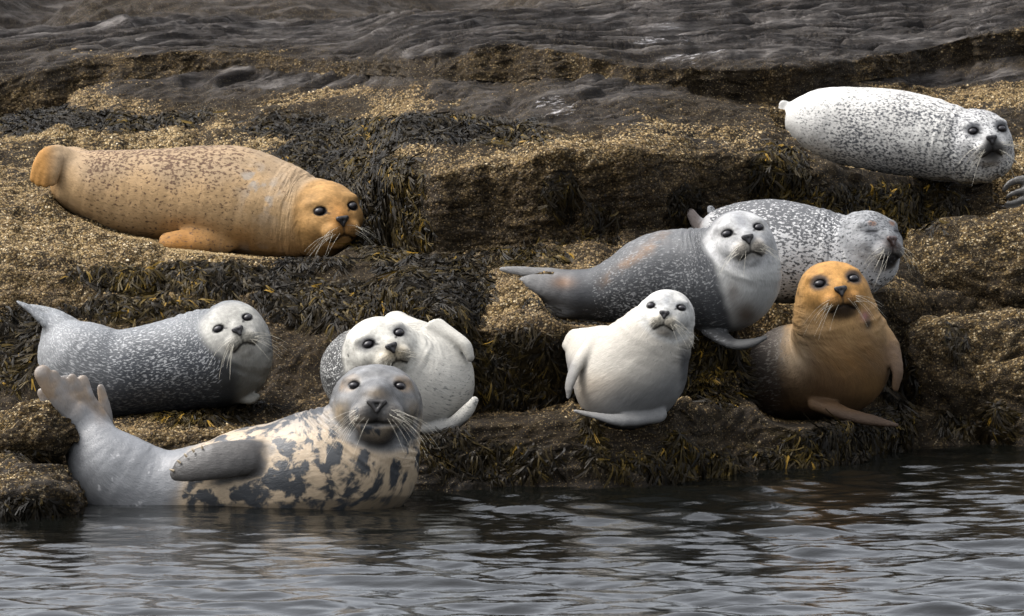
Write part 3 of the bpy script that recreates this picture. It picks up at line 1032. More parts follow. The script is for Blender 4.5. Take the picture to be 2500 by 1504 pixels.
    if head:
        nm = nose_mat or NOSE_DARK
        # nose pad with two slanting nostril slits
        FN = Field([-30] * 3, [30] * 3, 1.0)
        I3 = np.eye(3); k_ = R / 1.0
        nr = hd['nose_r']
        w_, h_, d_ = nr[0] * R, nr[1] * R, nr[2] * R
        FN.cone((-w_ * .62, h_ * .35, 0), (w_ * .62, h_ * .35, 0), d_ * .55, d_ * .55, 0)
        FN.cone((-w_ * .45, h_ * .1, 0), (0, -h_ * .9, 0), d_ * .6, d_ * .35, 4)
        FN.cone((w_ * .45, h_ * .1, 0), (0, -h_ * .9, 0), d_ * .6, d_ * .35, 4)
        for sx in (-1, 1):
            FN.cone((sx * w_ * .70, h_ * .35, d_ * .7), (sx * w_ * .34, -h_ * .30, d_ * .75), d_ * .22, d_ * .18, 1.0, sub=True)
        nv, nf = FN.mesh()
        q = hc + (np.array(hd['nose']) * R + nv) @ RM.T
        link('nose', mesh_np('nose', tow(q), nf), nm, root)
        if not closed:
            for sx in (-1, 1):
                er = hd['eye_r']
                e = np.array([sx * hd['eye'][0], hd['eye'][1], hd['eyez'][sx]])
                ev = EYE_V * np.array([er, er * .70, er * .8]) + e - np.array([0, 0, er * .50])
                q = hc + (ev * R) @ RM.T
                link('eye', mesh_np('eye', tow(q), EYE_F), EYE_MAT, root)
        wr_ = np.random.default_rng(int(abs(hx_)))
        wm = None
        for sx in (-1, 1):
            for i in range(whiskers):
                fr = i / max(1, whiskers - 1)
                p0 = np.array([sx * hd['pad'][0], hd['pad'][1], hd['padz'][sx] - .02]) + np.array([sx * (.14 - .34 * wr_.random()), .14 - .30 * wr_.random(), -.03])
                ln = .75 + .65 * wr_.random()
                d0 = np.array([sx * (.50 + .9 * fr), -.62 + .60 * fr + .32 * wr_.normal(), .45 - .30 * fr])
                d0 /= np.linalg.norm(d0)
                n_ = 7
                cen = [p0]
                d = d0.copy()
                for j in range(n_ - 1):
                    d = d + np.array([sx * .02, -.12 - .08 * fr, -.10]); d /= np.linalg.norm(d)
                    cen.append(cen[-1] + d * ln / (n_ - 1))
                cen = hc + (np.array(cen) * R) @ RM.T
                tv = []
                for j, cc in enumerate(cen):
                    rad = .30 * (1 - .5 * j / (n_ - 1))
                    for g in range(4):
                        an = g * math.pi / 2
                        tv.append(cc + rad * np.array([math.cos(an), math.sin(an), 0]))
                tf = [(j * 4 + g, j * 4 + (g + 1) % 4, j * 4 + 4 + (g + 1) % 4, j * 4 + 4 + g) for j in range(n_ - 1) for g in range(4)]
                link('whisker', mesh_np('whisker', tow(np.array(tv)), np.array(tf)), WHISK, root)
    print('seal', label[:30], len(f), round(time.time() - T0, 1))
    return root, tow


def rgb(n, c):
    return np.tile(np.array(c, float), (n, 1))


def lerp(a, b, f):
    return a + (np.array(b) - a) * f[:, None]


def nz(i, sc, seed, oct=3):
    return fbm(i['bc'] * sc, oct, seed)


# --- colour of each coat
def coat_orange(i):
    n = i['n']; N = nz(i, 6, 1)
    col = rgb(n, (.57, .378, .192))
    col = lerp(col, (.46, .34, .22), sm(i['v'] + 60 * N, 480, 400) * .75)            # paler dusty back
    col = lerp(col, (.48, .235, .065), sm(i['v'] + 50 * N, 520, 610) * .7)
    g = nz(i, 9, 3)
    scuff = np.exp(-(((i['u'] - 640) / 45) ** 2 + ((i['v'] - 470) / 60) ** 2)) + .9 * np.exp(-(((i['u'] - 610) / 30) ** 2 + ((i['v'] - 435) / 18) ** 2)) + .6 * np.exp(-(((i['u'] - 600) / 70) ** 2 + ((i['v'] - 615) / 18) ** 2))
    col = lerp(col, (.42, .395, .355), np.clip(scuff * sm(nz(i, 22, 13, 4), -.12, .3) * .8, 0, .7))
    col = lerp(col, (.50, .225, .05), np.exp(-(((i['u'] - 440) / 60) ** 2 + ((i['v'] - 595) / 40) ** 2)) * .9)   # flipper
    col = lerp(col, (.55, .265, .06), sm(i['u'], 150, 100) * .9)
    hm = i['hm']
    col = lerp(col, (.53, .295, .10), hm * .85)
    hl = i['hl']
    col = lerp(col, (.56, .245, .055), hm * np.exp(-((hl[:, 0] / .35) ** 2 + ((hl[:, 1] + .1) / .5) ** 2)) * .8)
    spot = np.clip(.30 + .20 * sm(i['v'] + 60 * N, 490, 380), 0, 1) * (1 - .75 * hm) * sm(i['u'], 150, 230) * (1 - .5 * sm(i['u'], 500, 700))
    return col, spot, rgb(n, (.20, .115, .070)), np.zeros(n)


def coat_bluegrey(i):      # mid-left seal
    n = i['n']; N = nz(i, 6, 2)
    col = rgb(n, (.085, .095, .112))
    col = lerp(col, (.36, .37, .38), sm(i['u'] + 40 * N, 330, 110) * .85)
    col = lerp(col, (.30, .315, .33), sm(i['v'] + 30 * N, 880, 770) * .8)
    col = lerp(col, (.035, .038, .045), sm(i['v'] - (i['u'] - 300) * .05 + 30 * N, 890, 985) * .8)  # pale back to dark belly: coat pattern plus shade painted into the colour
    hm = i['hm']; hl = i['hl']
    col = lerp(col, (.46, .45, .41), hm * sm(hl[:, 2] - .35 * np.maximum(hl[:, 1], 0) + .12 * N, -.2, .75))
    col = lerp(col, (.33, .32, .28), sm(i['u'] + 12 * N, 560, 600) * sm(i['v'], 830, 880) * (1 - hm * .5) * .9)
    col = lerp(col, (.055, .055, .05), np.exp(-(((i['u'] - 555) / 60) ** 2 + ((i['v'] - 925) / 50) ** 2)) * .7)  # dark neck below the chin: pattern with painted shade
    spot = (.36 + .08 * N) * (1 - hm) * sm(i['u'], 560, 520)
    return col, spot, lerp(rgb(n, (.46, .47, .48)), (.2, .2, .2), sm(i['v'], 900, 990)), np.zeros(n)


def coat_white_curl(i):    # behind the grey seal
    n = i['n']; N = nz(i, 6, 3)
    col = rgb(n, (.58, .56, .505))
    back = sm(i['u'] + 18 * N, 880, 830) * (1 - i['hm'])
    col = lerp(col, (.13, .13, .13), back)
    col = lerp(col, (.60, .585, .53), i['hm'] * .8)
    hl = i['hl']
    col = lerp(col, (.52, .40, .22), i['hm'] * np.exp(-((hl[:, 0] / .5) ** 2 + ((hl[:, 1] + .35) / .28) ** 2)) * .55)
    for sx in (-1, 1):
        e = np.array([.54 * sx, .20, .80])
        col = lerp(col, (.16, .16, .17), .75 * sm(np.linalg.norm((hl - e) / np.array([.34, .26, .4]), axis=1), 1.3, .5))
    col = lerp(col, (.30, .31, .31), sm(i['v'], 1000, 1045) * sm(i['u'], 1000, 1060) * .7)
    spot = .12 + .24 * back + .20 * sm(i['u'], 950, 1120) * sm(i['v'], 840, 960)
    scol = lerp(rgb(n, (.33, .33, .31)), (.55, .55, .53), back)
    return col, np.clip(spot, 0, 1), scol, np.zeros(n)


def coat_grey_bull(i):     # in the water: grey hind, cream chest with dark blotches
    n = i['n']; N = nz(i, 5, 4); N2 = nz(i, 16, 5)
    u, v = i['u'], i['v']
    grey = rgb(n, (.29, .30, .315))
    cream = rgb(n, (.56, .44, .30))
    edge = 430 + (1240 - v) * .25
    f = sm(u + 55 * N + 22 * N2, edge - 35, edge + 35) * (1 - i['hm'])
    col = grey + (cream - grey) * f[:, None]
    col = lerp(col, (.30, .30, .30), sm(u, 330, 120) * .4 * (1 - f))
    col = lerp(col, (.27, .28, .295), sm(v + 20 * N, 1060, 1010) * f * .5)
    # flippers
    toe = sm(v - (u - 80) * .25, 1010, 940) * sm(u, 290, 250)
    col = lerp(col, (.36, .27, .19), np.clip(toe * (.8 + N2), 0, 1))
    flip = i.get('flip')
    hl = i['hl']; hm = i['hm']
    col = lerp(col, (.19, .19, .19), hm * .95)
    col = col * (1 + hm * (.55 * fbm(hl * 3.2, 4, 83) + .35 * fbm(hl * 9, 3, 84)))[:, None]
    snout = np.exp(-((hl[:, 0] / .50) ** 2)) * sm(hl[:, 2], .75, 1.0) * hm
    col = lerp(col, (.085, .078, .072), snout * sm(hl[:, 1], .25, -.3) * .9)
    col = lerp(col, (.30, .22, .13), hm * np.exp(-((hl[:, 0] / .24) ** 2 + ((hl[:, 1] + .12) / .12) ** 2)) * sm(hl[:, 2], .8, 1.1) * .8)
    col = lerp(col, (.015, .013, .012), np.clip(hm * 1.6, 0, 1) * np.exp(-((hl[:, 0] / .50) ** 2 + ((hl[:, 1] + .86) / .27) ** 2) ** 2) * sm(hl[:, 2], .5, .7))
    col = lerp(col, (.035, .032, .030), .85 * np.exp(-((hl[:, 0] / .50) ** 2 + ((hl[:, 1] + .58) / .22) ** 2) ** 2) * sm(hl[:, 2], .8, 1.1))
    for sx in (-1, 1):
        e = np.array([.62 * sx, .30, .72])
        col = lerp(col, (.46, .31, .17), hm * (.5 + .6 * N2) * sm(np.linalg.norm((hl - e) / np.array([.30, .28, .5]), axis=1), 1.2, .4))
    col = lerp(col, (.42, .33, .22), hm * sm(np.abs(hl[:, 0]), .55, .85) * sm(hl[:, 1], .1, -.4) * np.clip(.5 + 1.3 * N2, 0, 1))
    col = np.clip(col, .008, 1)
    spot = (.51 + .06 * N) * f
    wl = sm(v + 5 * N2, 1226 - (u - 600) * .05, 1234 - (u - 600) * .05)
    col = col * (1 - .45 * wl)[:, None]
    spot = spot + .42 * hm * sm(hl[:, 1], -.5, -.8) * sm(np.abs(hl[:, 0]), .45, .6)
    # front flipper: dark leather
    a = np.array([645., 1108.]); b = np.array([425., 1155.])
    ba = b - a
    t = np.clip(((np.stack([u, v], -1) - a) @ ba) / ba.dot(ba), 0, 1)
    d = np.linalg.norm(np.stack([u, v], -1) - a - t[:, None] * ba, axis=1)
    fl = sm(d + 10 * N2, 60, 46) * sm(i['w'], 112, 136) * sm(u + 40 * N2, 668, 618)
    col = lerp(col, (.120, .112, .105), fl)
    spot = spot * (1 - fl)
    return col, np.clip(spot, 0, 1), rgb(n, (.075, .082, .092)), (1 - f) * (1 - hm) * sm(v, 1030, 1090) * .5


def coat_cream(i):         # cream seal, head up, belly to the camera
    n = i['n']; N = nz(i, 6, 6)
    u, v = i['u'], i['v']
    col = rgb(n, (.55, .515, .45))
    col = lerp(col, (.54, .46, .36), sm(v + 25 * N, 880, 960) * sm(u, 1580, 1430) * .9)
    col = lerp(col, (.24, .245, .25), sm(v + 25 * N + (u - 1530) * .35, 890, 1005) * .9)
    col = lerp(col, (.13, .135, .145), sm(u + 8 * N, 1655, 1675) * sm(v, 840, 880) * .9)
    col = lerp(col, (.30, .30, .30), sm(u, 1425, 1392) * sm(v, 850, 900) * .8)
    hl, hm = i['hl'], i['hm']
    col = lerp(col, (.60, .60, .58), hm * .8)
    col = lerp(col, (.33, .345, .36), hm * np.exp(-((hl[:, 0] / .22) ** 2 + ((hl[:, 1] - .42) / .35) ** 2)) * .8)
    for sx in (-1, 1):
        e = np.array([.5 * sx, .26, .76])
        col = lerp(col, (.30, .315, .335), hm * .6 * sm(np.linalg.norm((hl - e) / np.array([.34, .22, .5]), axis=1), 1.3, .4))
        q = hl - np.array([.27 * sx, -.46, 1.1])
        col = lerp(col, (.42, .37, .27), hm * .7 * sm(np.linalg.norm(q, axis=1), .4, .1))
    col = lerp(col, (.33, .27, .19), hm * np.exp(-((hl[:, 0] / .4) ** 2 + ((hl[:, 1] + .86) / .13) ** 2)) * .6)
    return col, np.full(n, .06), rgb(n, (.2, .2, .2)), np.zeros(n)


def coat_dark_pale(i):     # dark seal with pale face and throat
    n = i['n']; N = nz(i, 6, 7)
    u, v = i['u'], i['v']
    col = rgb(n, (.105, .110, .120))
    col = lerp(col, (.27, .275, .28), sm(v + 30 * N - (u - 1400) * -.18, 720, 600) * .55)
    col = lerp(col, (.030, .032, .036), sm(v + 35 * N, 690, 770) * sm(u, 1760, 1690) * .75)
    col = lerp(col, (.30, .29, .28), sm(u + 20 * N, 1420, 1330) * .65)
    ridge = 642 - (u - 1499) * .72
    rust = np.exp(-((v - ridge - 22 + 14 * N) / 16) ** 2) * sm(u, 1440, 1500) * sm(u, 1660, 1590)
    col = lerp(col, (.34, .22, .14), rust * np.clip(.45 + 1.2 * nz(i, 20, 17, 4), 0, .8))
    col = lerp(col, (.34, .20, .12), np.exp(-(((u - 1375) / 26) ** 2 + ((v - 690) / 14) ** 2)) * .8)
    thr = sm(u + 16 * N - (v - 640) * .25, 1728, 1752) * sm(v, 560, 600)
    col = lerp(col, (.50, .50, .48), thr * .95)
    col = lerp(col, (.16, .10, .06), np.exp(-(((u - 1822) / 30) ** 2 + ((v - 770) / 30) ** 2)) * .8 + .4 * np.exp(-(((u - 1790) / 16) ** 2 + ((v - 715) / 26) ** 2)))
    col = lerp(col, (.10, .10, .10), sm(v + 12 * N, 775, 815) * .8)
    hl, hm = i['hl'], i['hm']
    col = lerp(col, (.50, .50, .495), hm * sm(hl[:, 2] - .3 * np.maximum(hl[:, 1], 0) + .12 * N, -.4, .45))
    col = lerp(col, (.28, .29, .31), hm * np.exp(-((hl[:, 0] / .22) ** 2 + ((hl[:, 1] - .55) / .42) ** 2)) * .8)
    for sx in (-1, 1):
        e = np.array([.52 * sx, .22, .82])
        col = lerp(col, (.27, .25, .23), hm * .6 * sm(np.linalg.norm((hl - e) / np.array([.32, .26, .5]), axis=1), 1.2, .4))
        q = hl - np.array([.27 * sx, -.46, 1.1])
        col = lerp(col, (.38, .33, .27), hm * .75 * sm(np.linalg.norm(q, axis=1), .42, .1))
    spot = (.34 + .15 * N) * (1 - hm) * (1 - thr) * sm(u, 1400, 1480)
    return col, spot, rgb(n, (.34, .345, .35)), np.zeros(n)


def coat_mottled(i):       # sleeper: white with grey mottling
    n = i['n']; N = nz(i, 6, 8)
    u, v = i['u'], i['v']
    col = rgb(n, (.60, .60, .60))
    top = sm(v + 30 * N, 640, 510)
    spot = .40 + .26 * top
    col = lerp(col, (.30, .31, .32), np.clip(i['hm'], 0, 1) * .8 * sm(i['hl'][:, 1], -.7, -.2))
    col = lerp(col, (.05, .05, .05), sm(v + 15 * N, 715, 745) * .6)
    hl, hm = i['hl'], i['hm']
    col = lerp(col, (.020, .019, .020), np.exp(-(((hl[:, 0] - .05) / .42) ** 2 + ((hl[:, 1] + .80) / .24) ** 2) ** 2) * sm(hl[:, 2], .2, .5))
    col = lerp(col, (.13, .065, .048), hm * np.exp(-(((hl[:, 0]) / .36) ** 2 + ((hl[:, 1] + .34) / .25) ** 2)) * sm(hl[:, 2], .9, 1.05) * .9)
    for sx in (-1, 1):
        e = np.array([.42 * sx, .44, .8])
        col = lerp(col, (.42, .22, .13), hm * .8 * sm(np.linalg.norm((hl - e) / np.array([.17, .11, .4]), axis=1), 1.2, .4))
        e = np.array([.53 * sx, .17, .82])
        col = lerp(col, (.13, .135, .15), hm * .8 * sm(np.linalg.norm((hl - e) / np.array([.27, .15, .4]), axis=1), 1.2, .5))
    col = lerp(col, (.30, .21, .16), sm(u, 1722, 1700) * .7)
    spot = spot * sm(u, 1700, 1760) * (1 - .3 * hm)
    return col, spot, lerp(rgb(n, (.185, .19, .20)), (.05, .05, .05), sm(v, 620, 690)), np.zeros(n)


def coat_orange_face(i):
    n = i['n']; N = nz(i, 6, 9)
    u, v = i['u'], i['v']
    col = rgb(n, (.26, .150, .066))
    col = lerp(col, (.45, .335, .21), sm(v + 40 * N, 880, 800) * .9)
    back = sm(u + 22 * N + (v - 820) * .12, 1948, 1900) * sm(v, 740, 790)
    col = lerp(col, (.10, .085, .075), back)
    tanp = np.exp(-(((u - 1945) / 40) ** 2 + ((v - 860) / 75) ** 2))
    col = lerp(col, (.52, .42, .30), tanp * .75)
    col = lerp(col, (.29, .20, .14), sm(u, 2150, 2180) * sm(v, 800, 840) * .8)
    col = lerp(col, (.125, .070, .035), sm(v + 30 * N, 880, 990) * .75)  # lower body darker: wet brown fur, with shading painted in too
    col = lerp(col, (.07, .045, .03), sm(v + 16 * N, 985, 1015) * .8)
    col = lerp(col, (.36, .20, .07), np.exp(-(((u - 2130) / 45) ** 2 + ((v - 950) / 40) ** 2)) * .55)
    hl, hm = i['hl'], i['hm']
    st_ = fbm(i['bc'] * np.array([8., 40., 40.]), 3, 15)
    head_zone = sm(v + 30 * N + 25 * st_, 905, 770)
    col = lerp(col, (.50, .285, .10), head_zone * .85 * (1 - back))
    col = lerp(col, (.40, .20, .06), np.exp(-(((u - 2075) / 60) ** 2 + ((v - 850) / 70) ** 2)) * np.clip(.4 + st_, 0, 1) * .7)
    col = lerp(col, (.60, .315, .092), sm(np.linalg.norm(hl - np.array([0, .1, .5]), axis=1) + .12 * N, 1.35, .7) * sm(hl[:, 1], -.9, -.4) * .95)
    col = lerp(col, (.52, .235, .05), hm * np.exp(-((hl[:, 0] / .55) ** 2 + ((hl[:, 1] + .3) / .22) ** 2)) * .7)
    col = lerp(col, (.036, .020, .010), .92 * np.clip(hm * 1.8, 0, 1) * np.exp(-((hl[:, 0] / .46) ** 2 + ((hl[:, 1] + .78) / .24) ** 2) ** 2) * sm(hl[:, 2], .4, .6))
    for sx in (-1, 1):
        e = np.array([.52 * sx, .22, .84])
        col = lerp(col, (.075, .07, .075), hm * .85 * sm(np.linalg.norm((hl - e) / np.array([.30, .27, .4]), axis=1), 1.25, .7))
    wound = np.exp(-(((u - 2112) / 10) ** 2 + ((v - 772) / 12) ** 2))
    col = lerp(col, (.50, .22, .22), wound * .85)
    col = lerp(col, (.03, .028, .028), np.exp(-(((u - 2120) / 9) ** 2 + ((v - 790) / 16) ** 2)) * .85)
    spot = .12 + .24 * back
    return col, spot, lerp(rgb(n, (.10, .055, .02)), (.27, .245, .22), back), np.zeros(n)


def coat_speckled(i):
    n = i['n']; N = nz(i, 6, 10)
    u, v = i['u'], i['v']
    col = rgb(n, (.64, .63, .60))
    spot = .45 * np.ones(n) + .16 * N - .12 * sm(v, 290, 220) - .10 * sm(u, 2080, 1960)
    hl, hm = i['hl'], i['hm']
    col = lerp(col, (.60, .60, .60), hm * .7)
    nk = np.exp(-((u - 2325 + (v - 340) * .1) / 20) ** 2) * sm(v, 270, 300) * sm(v, 420, 370)
    spot = spot + .10 * nk
    m_ = hm * np.exp(-((hl[:, 0] / .42) ** 2 + ((hl[:, 1] + .50) / .42) ** 2) ** 2) * sm(hl[:, 2], .6, .85)
    col = lerp(col, (.040, .038, .042), m_ * .95)
    for sx in (-1, 1):
        e = np.array([.51 * sx, .24, .84])
        col = lerp(col, (.115, .12, .135), hm * .85 * sm(np.linalg.norm((hl - e) / np.array([.32, .30, .4]), axis=1), 1.25, .6))
    spot = spot * (1 - m_) * (1 - .12 * hm)
    spot = spot * sm(u, 1920, 1960)
    return col, np.clip(spot, 0, 1), rgb(n, (.13, .135, .15)), np.zeros(n)


def coat_flipper(i):
    n = i['n']; N = nz(i, 12, 11)
    col = lerp(rgb(n, (.10, .095, .085)), (.20, .18, .16), np.clip(.5 + N, 0, 1))
    return col, np.zeros(n), rgb(n, (.1, .1, .1)), np.zeros(n)


M_A = seal_material('coat_rusty_orange', 85, .75, .09, 2.5, .7, .15, .2)
M_B = seal_material('coat_blue_grey', 165, .38, .09, 2.0, .5, .2, .2)
M_C = seal_material('coat_white', 150, .5, .06, 2.0, .68, .15, .16)
M_D = seal_material('coat_cream_blotched', 18, .85, .055, 6.0, .38, .4, .12, flecks=.8, fleck_col=(.55, .55, .56), fscale=30, dist=.35)
M_E = seal_material('coat_cream', 100, .5, .05, 2.0, .6, .2, .14)
M_F = seal_material('coat_dark_grey', 140, .5, .08, 2.5, .52, .2, .2)
M_G = seal_material('coat_mottled', 105, .6, .05, 3.0, .68, .15, .2)
M_H = seal_material('coat_orange_face', 110, .4, .06, 2.5, .64, .16, .22)
M_I = seal_material('coat_speckled', 105, .7, .12, 3.0, .68, .15, .14)

# Y positions from the rock each one lies on
YA = sheet_Y(480, 560) + 0.12
seal('big rusty orange seal stretched out on the upper left ledge', YA,
     [(165, 420, -30, 40), (205, 446, -25, 78), (300, 467, -15, 101), (400, 475, 0, 113), (500, 482, 10, 128), (580, 490, 20, 131), (660, 510, 35, 120), (720, 527, 55, 104), (775, 538, 75, 92)],
     (21.4, -2.1, 9, 797, 527, 95, 83), coat_orange, M_A, ws=.95, nose_mat=NOSE_DARK,
     blades=[([(540, 585, 80, 40), (470, 588, 115, 34), (414, 590, 118, 27)], (.1, .6, .8), .6, 16),
             ([(175, 415, 0, 48), (140, 386, 12, 34), (115, 390, 26, 28), (104, 415, 34, 26)], (.3, .2, .9), .55, 10),
             ([(122, 378, 26, 22), (96, 404, 38, 17), (84, 436, 46, 12)], (.3, .2, .9), .6, 3),
             ([(122, 385, 30, 20), (104, 420, 44, 15), (94, 446, 50, 10)], (.3, .2, .9), .6, 2),
             ([(128, 388, 30, 20), (115, 425, 46, 15), (110, 448, 50, 11)], (.3, .2, .9), .6, 2),
             ([(136, 390, 28, 22), (129, 420, 40, 18), (126, 442, 44, 13)], (.3, .2, .9), .6, 2),
             ([(205, 400, -40, 40), (180, 376, -55, 20), (160, 372, -60, 14)], (0, .3, .9), .6, 8)])

YB = sheet_Y(300, 1004)
seal('blue-grey seal with pale face and raised tail lying on the lower left ledge', YB,
     [(140, 800, -40, 36), (160, 840, -35, 62), (200, 888, -20, 104), (283, 912, -5, 107), (344, 906, 5, 109), (404, 896, 15, 113), (485, 879, 30, 119), (540, 872, 45, 118), (562, 850, 55, 101), (567, 822, 62, 84)],
     (13.1, 13.1, 21.5, 565, 823.9, 62, 75), coat_bluegrey, M_B, ws=.95, chains=[([(560, 890, 55, 98), (580, 850, 60, 78)], 10)],
     blades=[([(150, 805, -30, 40), (104, 776, -25, 24), (70, 752, -22, 14), (43, 737, -20, 5)], (.5, .8, .5), .5, 10),
             ([(175, 800, -60, 34), (130, 765, -65, 18), (90, 752, -66, 12), (60, 746, -66, 6)], (.1, .9, .5), .6, 10),
             ([(590, 970, 70, 20), (612, 975, 95, 15), (628, 966, 100, 9)], (.3, .6, .6), .5, 8)])

YC = sheet_Y(1030, 1025) + .08
seal('white seal with dark-patched back curled up behind the cream-blotched seal', YC,
     [(965, 795, -110, 34), (985, 850, -70, 80), (1035, 915, -10, 116), (1030, 945, 20, 118), (985, 910, 40, 104), (945, 868, 62, 84)],
     (21.2, 2.7, 20.6, 920.1, 853, 80, 80), coat_white_curl, M_C, ws=.95, chains=[([(905, 880, -40, 82), (878, 905, -10, 96), (900, 950, 20, 92)], 40)],
     blades=[([(1060, 806, 10, 34), (1108, 826, 40, 20), (1138, 848, 55, 15), (1150, 876, 58, 10)], (.55, -.6, .5), .5, 9),
             ([(1040, 1040, 70, 24), (1095, 1040, 95, 18), (1138, 1006, 105, 17), (1160, 976, 105, 9)], (.5, .6, .6), .6, 8),
             ([(965, 790, -100, 34), (972, 778, -105, 20)], (0, .6, .6), .7, 10)])

YD = float(water_Y(600, 1237)) + 0.20
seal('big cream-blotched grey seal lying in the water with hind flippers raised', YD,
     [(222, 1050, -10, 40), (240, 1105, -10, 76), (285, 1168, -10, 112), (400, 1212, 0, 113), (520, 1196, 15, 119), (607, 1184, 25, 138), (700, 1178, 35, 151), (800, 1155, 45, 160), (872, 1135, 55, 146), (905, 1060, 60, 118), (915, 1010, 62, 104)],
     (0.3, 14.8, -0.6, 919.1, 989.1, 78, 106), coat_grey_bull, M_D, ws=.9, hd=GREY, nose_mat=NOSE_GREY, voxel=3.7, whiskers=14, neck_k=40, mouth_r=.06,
     chains=[([(905, 1150, 55, 104), (912, 1070, 60, 100)], 20)],
     blades=[([(235, 1075, -5, 46), (210, 1040, 0, 40), (190, 1010, 5, 34)], (.25, .1, .95), .6, 14),
             ([(232, 1050, -6, 50), (190, 995, -4, 54), (165, 962, -4, 48)], (.22, .1, .95), .16, 8),
             ([(212, 1045, 5, 30), (140, 962, 18, 27), (104, 913, 26, 22)], (.2, .1, .95), .5, 3),
             ([(212, 1040, 5, 18), (160, 966, 14, 17), (132, 915, 18, 12)], (.2, .1, .95), .5, 2),
             ([(215, 1035, 2, 18), (177, 972, 8, 16), (152, 930, 10, 12)], (.2, .1, .95), .5, 2),
             ([(220, 1035, -2, 20), (194, 968, 2, 17), (176, 924, 3, 13)], (.2, .1, .95), .5, 2),
             ([(225, 1035, -8, 24), (213, 972, -8, 20), (202, 930, -10, 15)], (.2, .1, .95), .5, 2),
             ([(250, 1085, -50, 34), (258, 1010, -58, 20), (246, 948, -62, 12)], (.6, .1, .8), .5, 9),
             ([(195, 1110, -35, 34), (140, 1030, -42, 22), (104, 960, -45, 14)], (.3, .1, .9), .5, 9),
             ([(650, 1105, 110, 40), (590, 1118, 146, 46), (520, 1128, 158, 46), (468, 1140, 158, 38), (434, 1157, 152, 20)], (-.1, .35, .95), .42, 12)])

YE = sheet_Y(1530, 1020) + .05
seal('cream-white seal with head held up and belly towards the camera', YE,
     [(1425, 850, -150, 46), (1470, 880, -105, 86), (1512, 920, -45, 114), (1532, 925, 0, 118), (1562, 872, 30, 104), (1598, 815, 45, 78), (1622, 780, 52, 63)],
     (-6, 10.2, -4, 1629.8, 770.9, 56, 62.5), coat_cream, M_E, ws=1.0, hd=HARBOR_WIDE, neck_k=26,
     chains=[([(1525, 925, 0, 122), (1545, 912, 5, 124)], 20), ([(1600, 900, 0, 76), (1640, 830, 30, 50)], 30)],
     blades=[([(1452, 842, 34, 30), (1414, 882, 64, 20), (1392, 935, 74, 16), (1388, 968, 70, 8)], (-.75, .1, .65), .55, 8),
             ([(1600, 1010, 60, 30), (1520, 1026, 108, 19), (1450, 1014, 122, 12), (1404, 1003, 124, 5)], (0, .75, .65), .6, 8),
             ([(1440, 850, -130, 44), (1405, 826, -120, 24), (1386, 842, -115, 14)], (-.3, .3, .9), .6, 10)])

YF = sheet_Y(1620, 780) + .10
seal('dark grey seal with pale face and throat raising its head on the middle ledge', YF,
     [(1350, 712, -30, 34), (1390, 724, -25, 62), (1463, 720, -15, 69), (1536, 703, 0, 89), (1612, 682, 10, 116), (1690, 680, 20, 122), (1755, 690, 35, 124), (1795, 680, 48, 112), (1808, 635, 58, 92), (1808, 605, 62, 80)],
     (15.5, 11.5, 11.4, 1802.1, 594.3, 64, 77), coat_dark_pale, M_F, ws=.95,
     blades=[([(1420, 690, -30, 32), (1345, 670, -28, 20), (1270, 662, -26, 14), (1224, 657, -26, 7)], (.1, .5, .85), .5, 10),
             ([(1400, 715, 0, 44), (1345, 702, 15, 36), (1300, 690, 22, 24), (1278, 684, 24, 12)], (-.1, .5, .85), .45, 8),
             ([(1380, 750, 0, 36), (1330, 720, 10, 16), (1290, 698, 12, 8)], (-.1, .7, .6), .5, 10),
             ([(1740, 805, 60, 28), (1785, 838, 108, 17), (1830, 838, 122, 14), (1868, 824, 124, 7)], (0, .75, .6), .6, 8)])

YG = sheet_Y(1950, 700) + .10
seal('grey-mottled white seal asleep with eyes closed behind the dark grey seal', YG,
     [(1745, 570, -60, 46), (1790, 590, -40, 90), (1840, 604, -20, 114), (1900, 615, 0, 127), (1980, 622, 15, 116), (2055, 628, 30, 97), (2105, 620, 45, 86)],
     (41.9, 8.6, -0.2, 2114, 588.2, 60, 77), coat_mottled, M_G, ws=.95, closed=True, nose_mat=NOSE_RED, chains=[([(2080, 640, 40, 88), (2128, 636, 60, 64)], 20)],
     blades=[([(1750, 580, -70, 34), (1706, 548, -70, 20), (1688, 521, -70, 14)], (.2, .3, .9), .5, 8),
             ([(1760, 575, -90, 30), (1742, 530, -95, 14), (1735, 511, -95, 11)], (.2, .3, .9), .5, 8)])

YH = sheet_Y(2030, 1000) + .08
seal('orange-faced seal with brown throat sitting up on the front ledge', YH,
     [(1905, 930, -190, 70), (1925, 922, -120, 94), (1980, 915, -50, 110), (2035, 900, 0, 119), (2050, 850, 25, 116), (2042, 792, 40, 107), (2038, 745, 48, 91)],
     (13, 9.2, 8.7, 2031, 715.7, 52, 81), coat_orange_face, M_H, ws=1.0,
     chains=[([(1990, 885, -60, 96), (1930, 895, -90, 100), (1912, 918, -100, 97)], 40), ([(2040, 905, 0, 108), (2062, 890, 10, 108)], 20), ([(2090, 880, -5, 76), (2110, 830, 0, 50)], 30)],
     blades=[([(2130, 800, 0, 46), (2172, 850, 25, 32), (2191, 905, 40, 19), (2186, 945, 42, 12)], (.7, .2, .6), .6, 9),
             ([(2000, 985, 80, 30), (2060, 1010, 130, 22), (2125, 1026, 148, 19), (2188, 1038, 152, 7)], (0, .75, .6), .55, 8)])

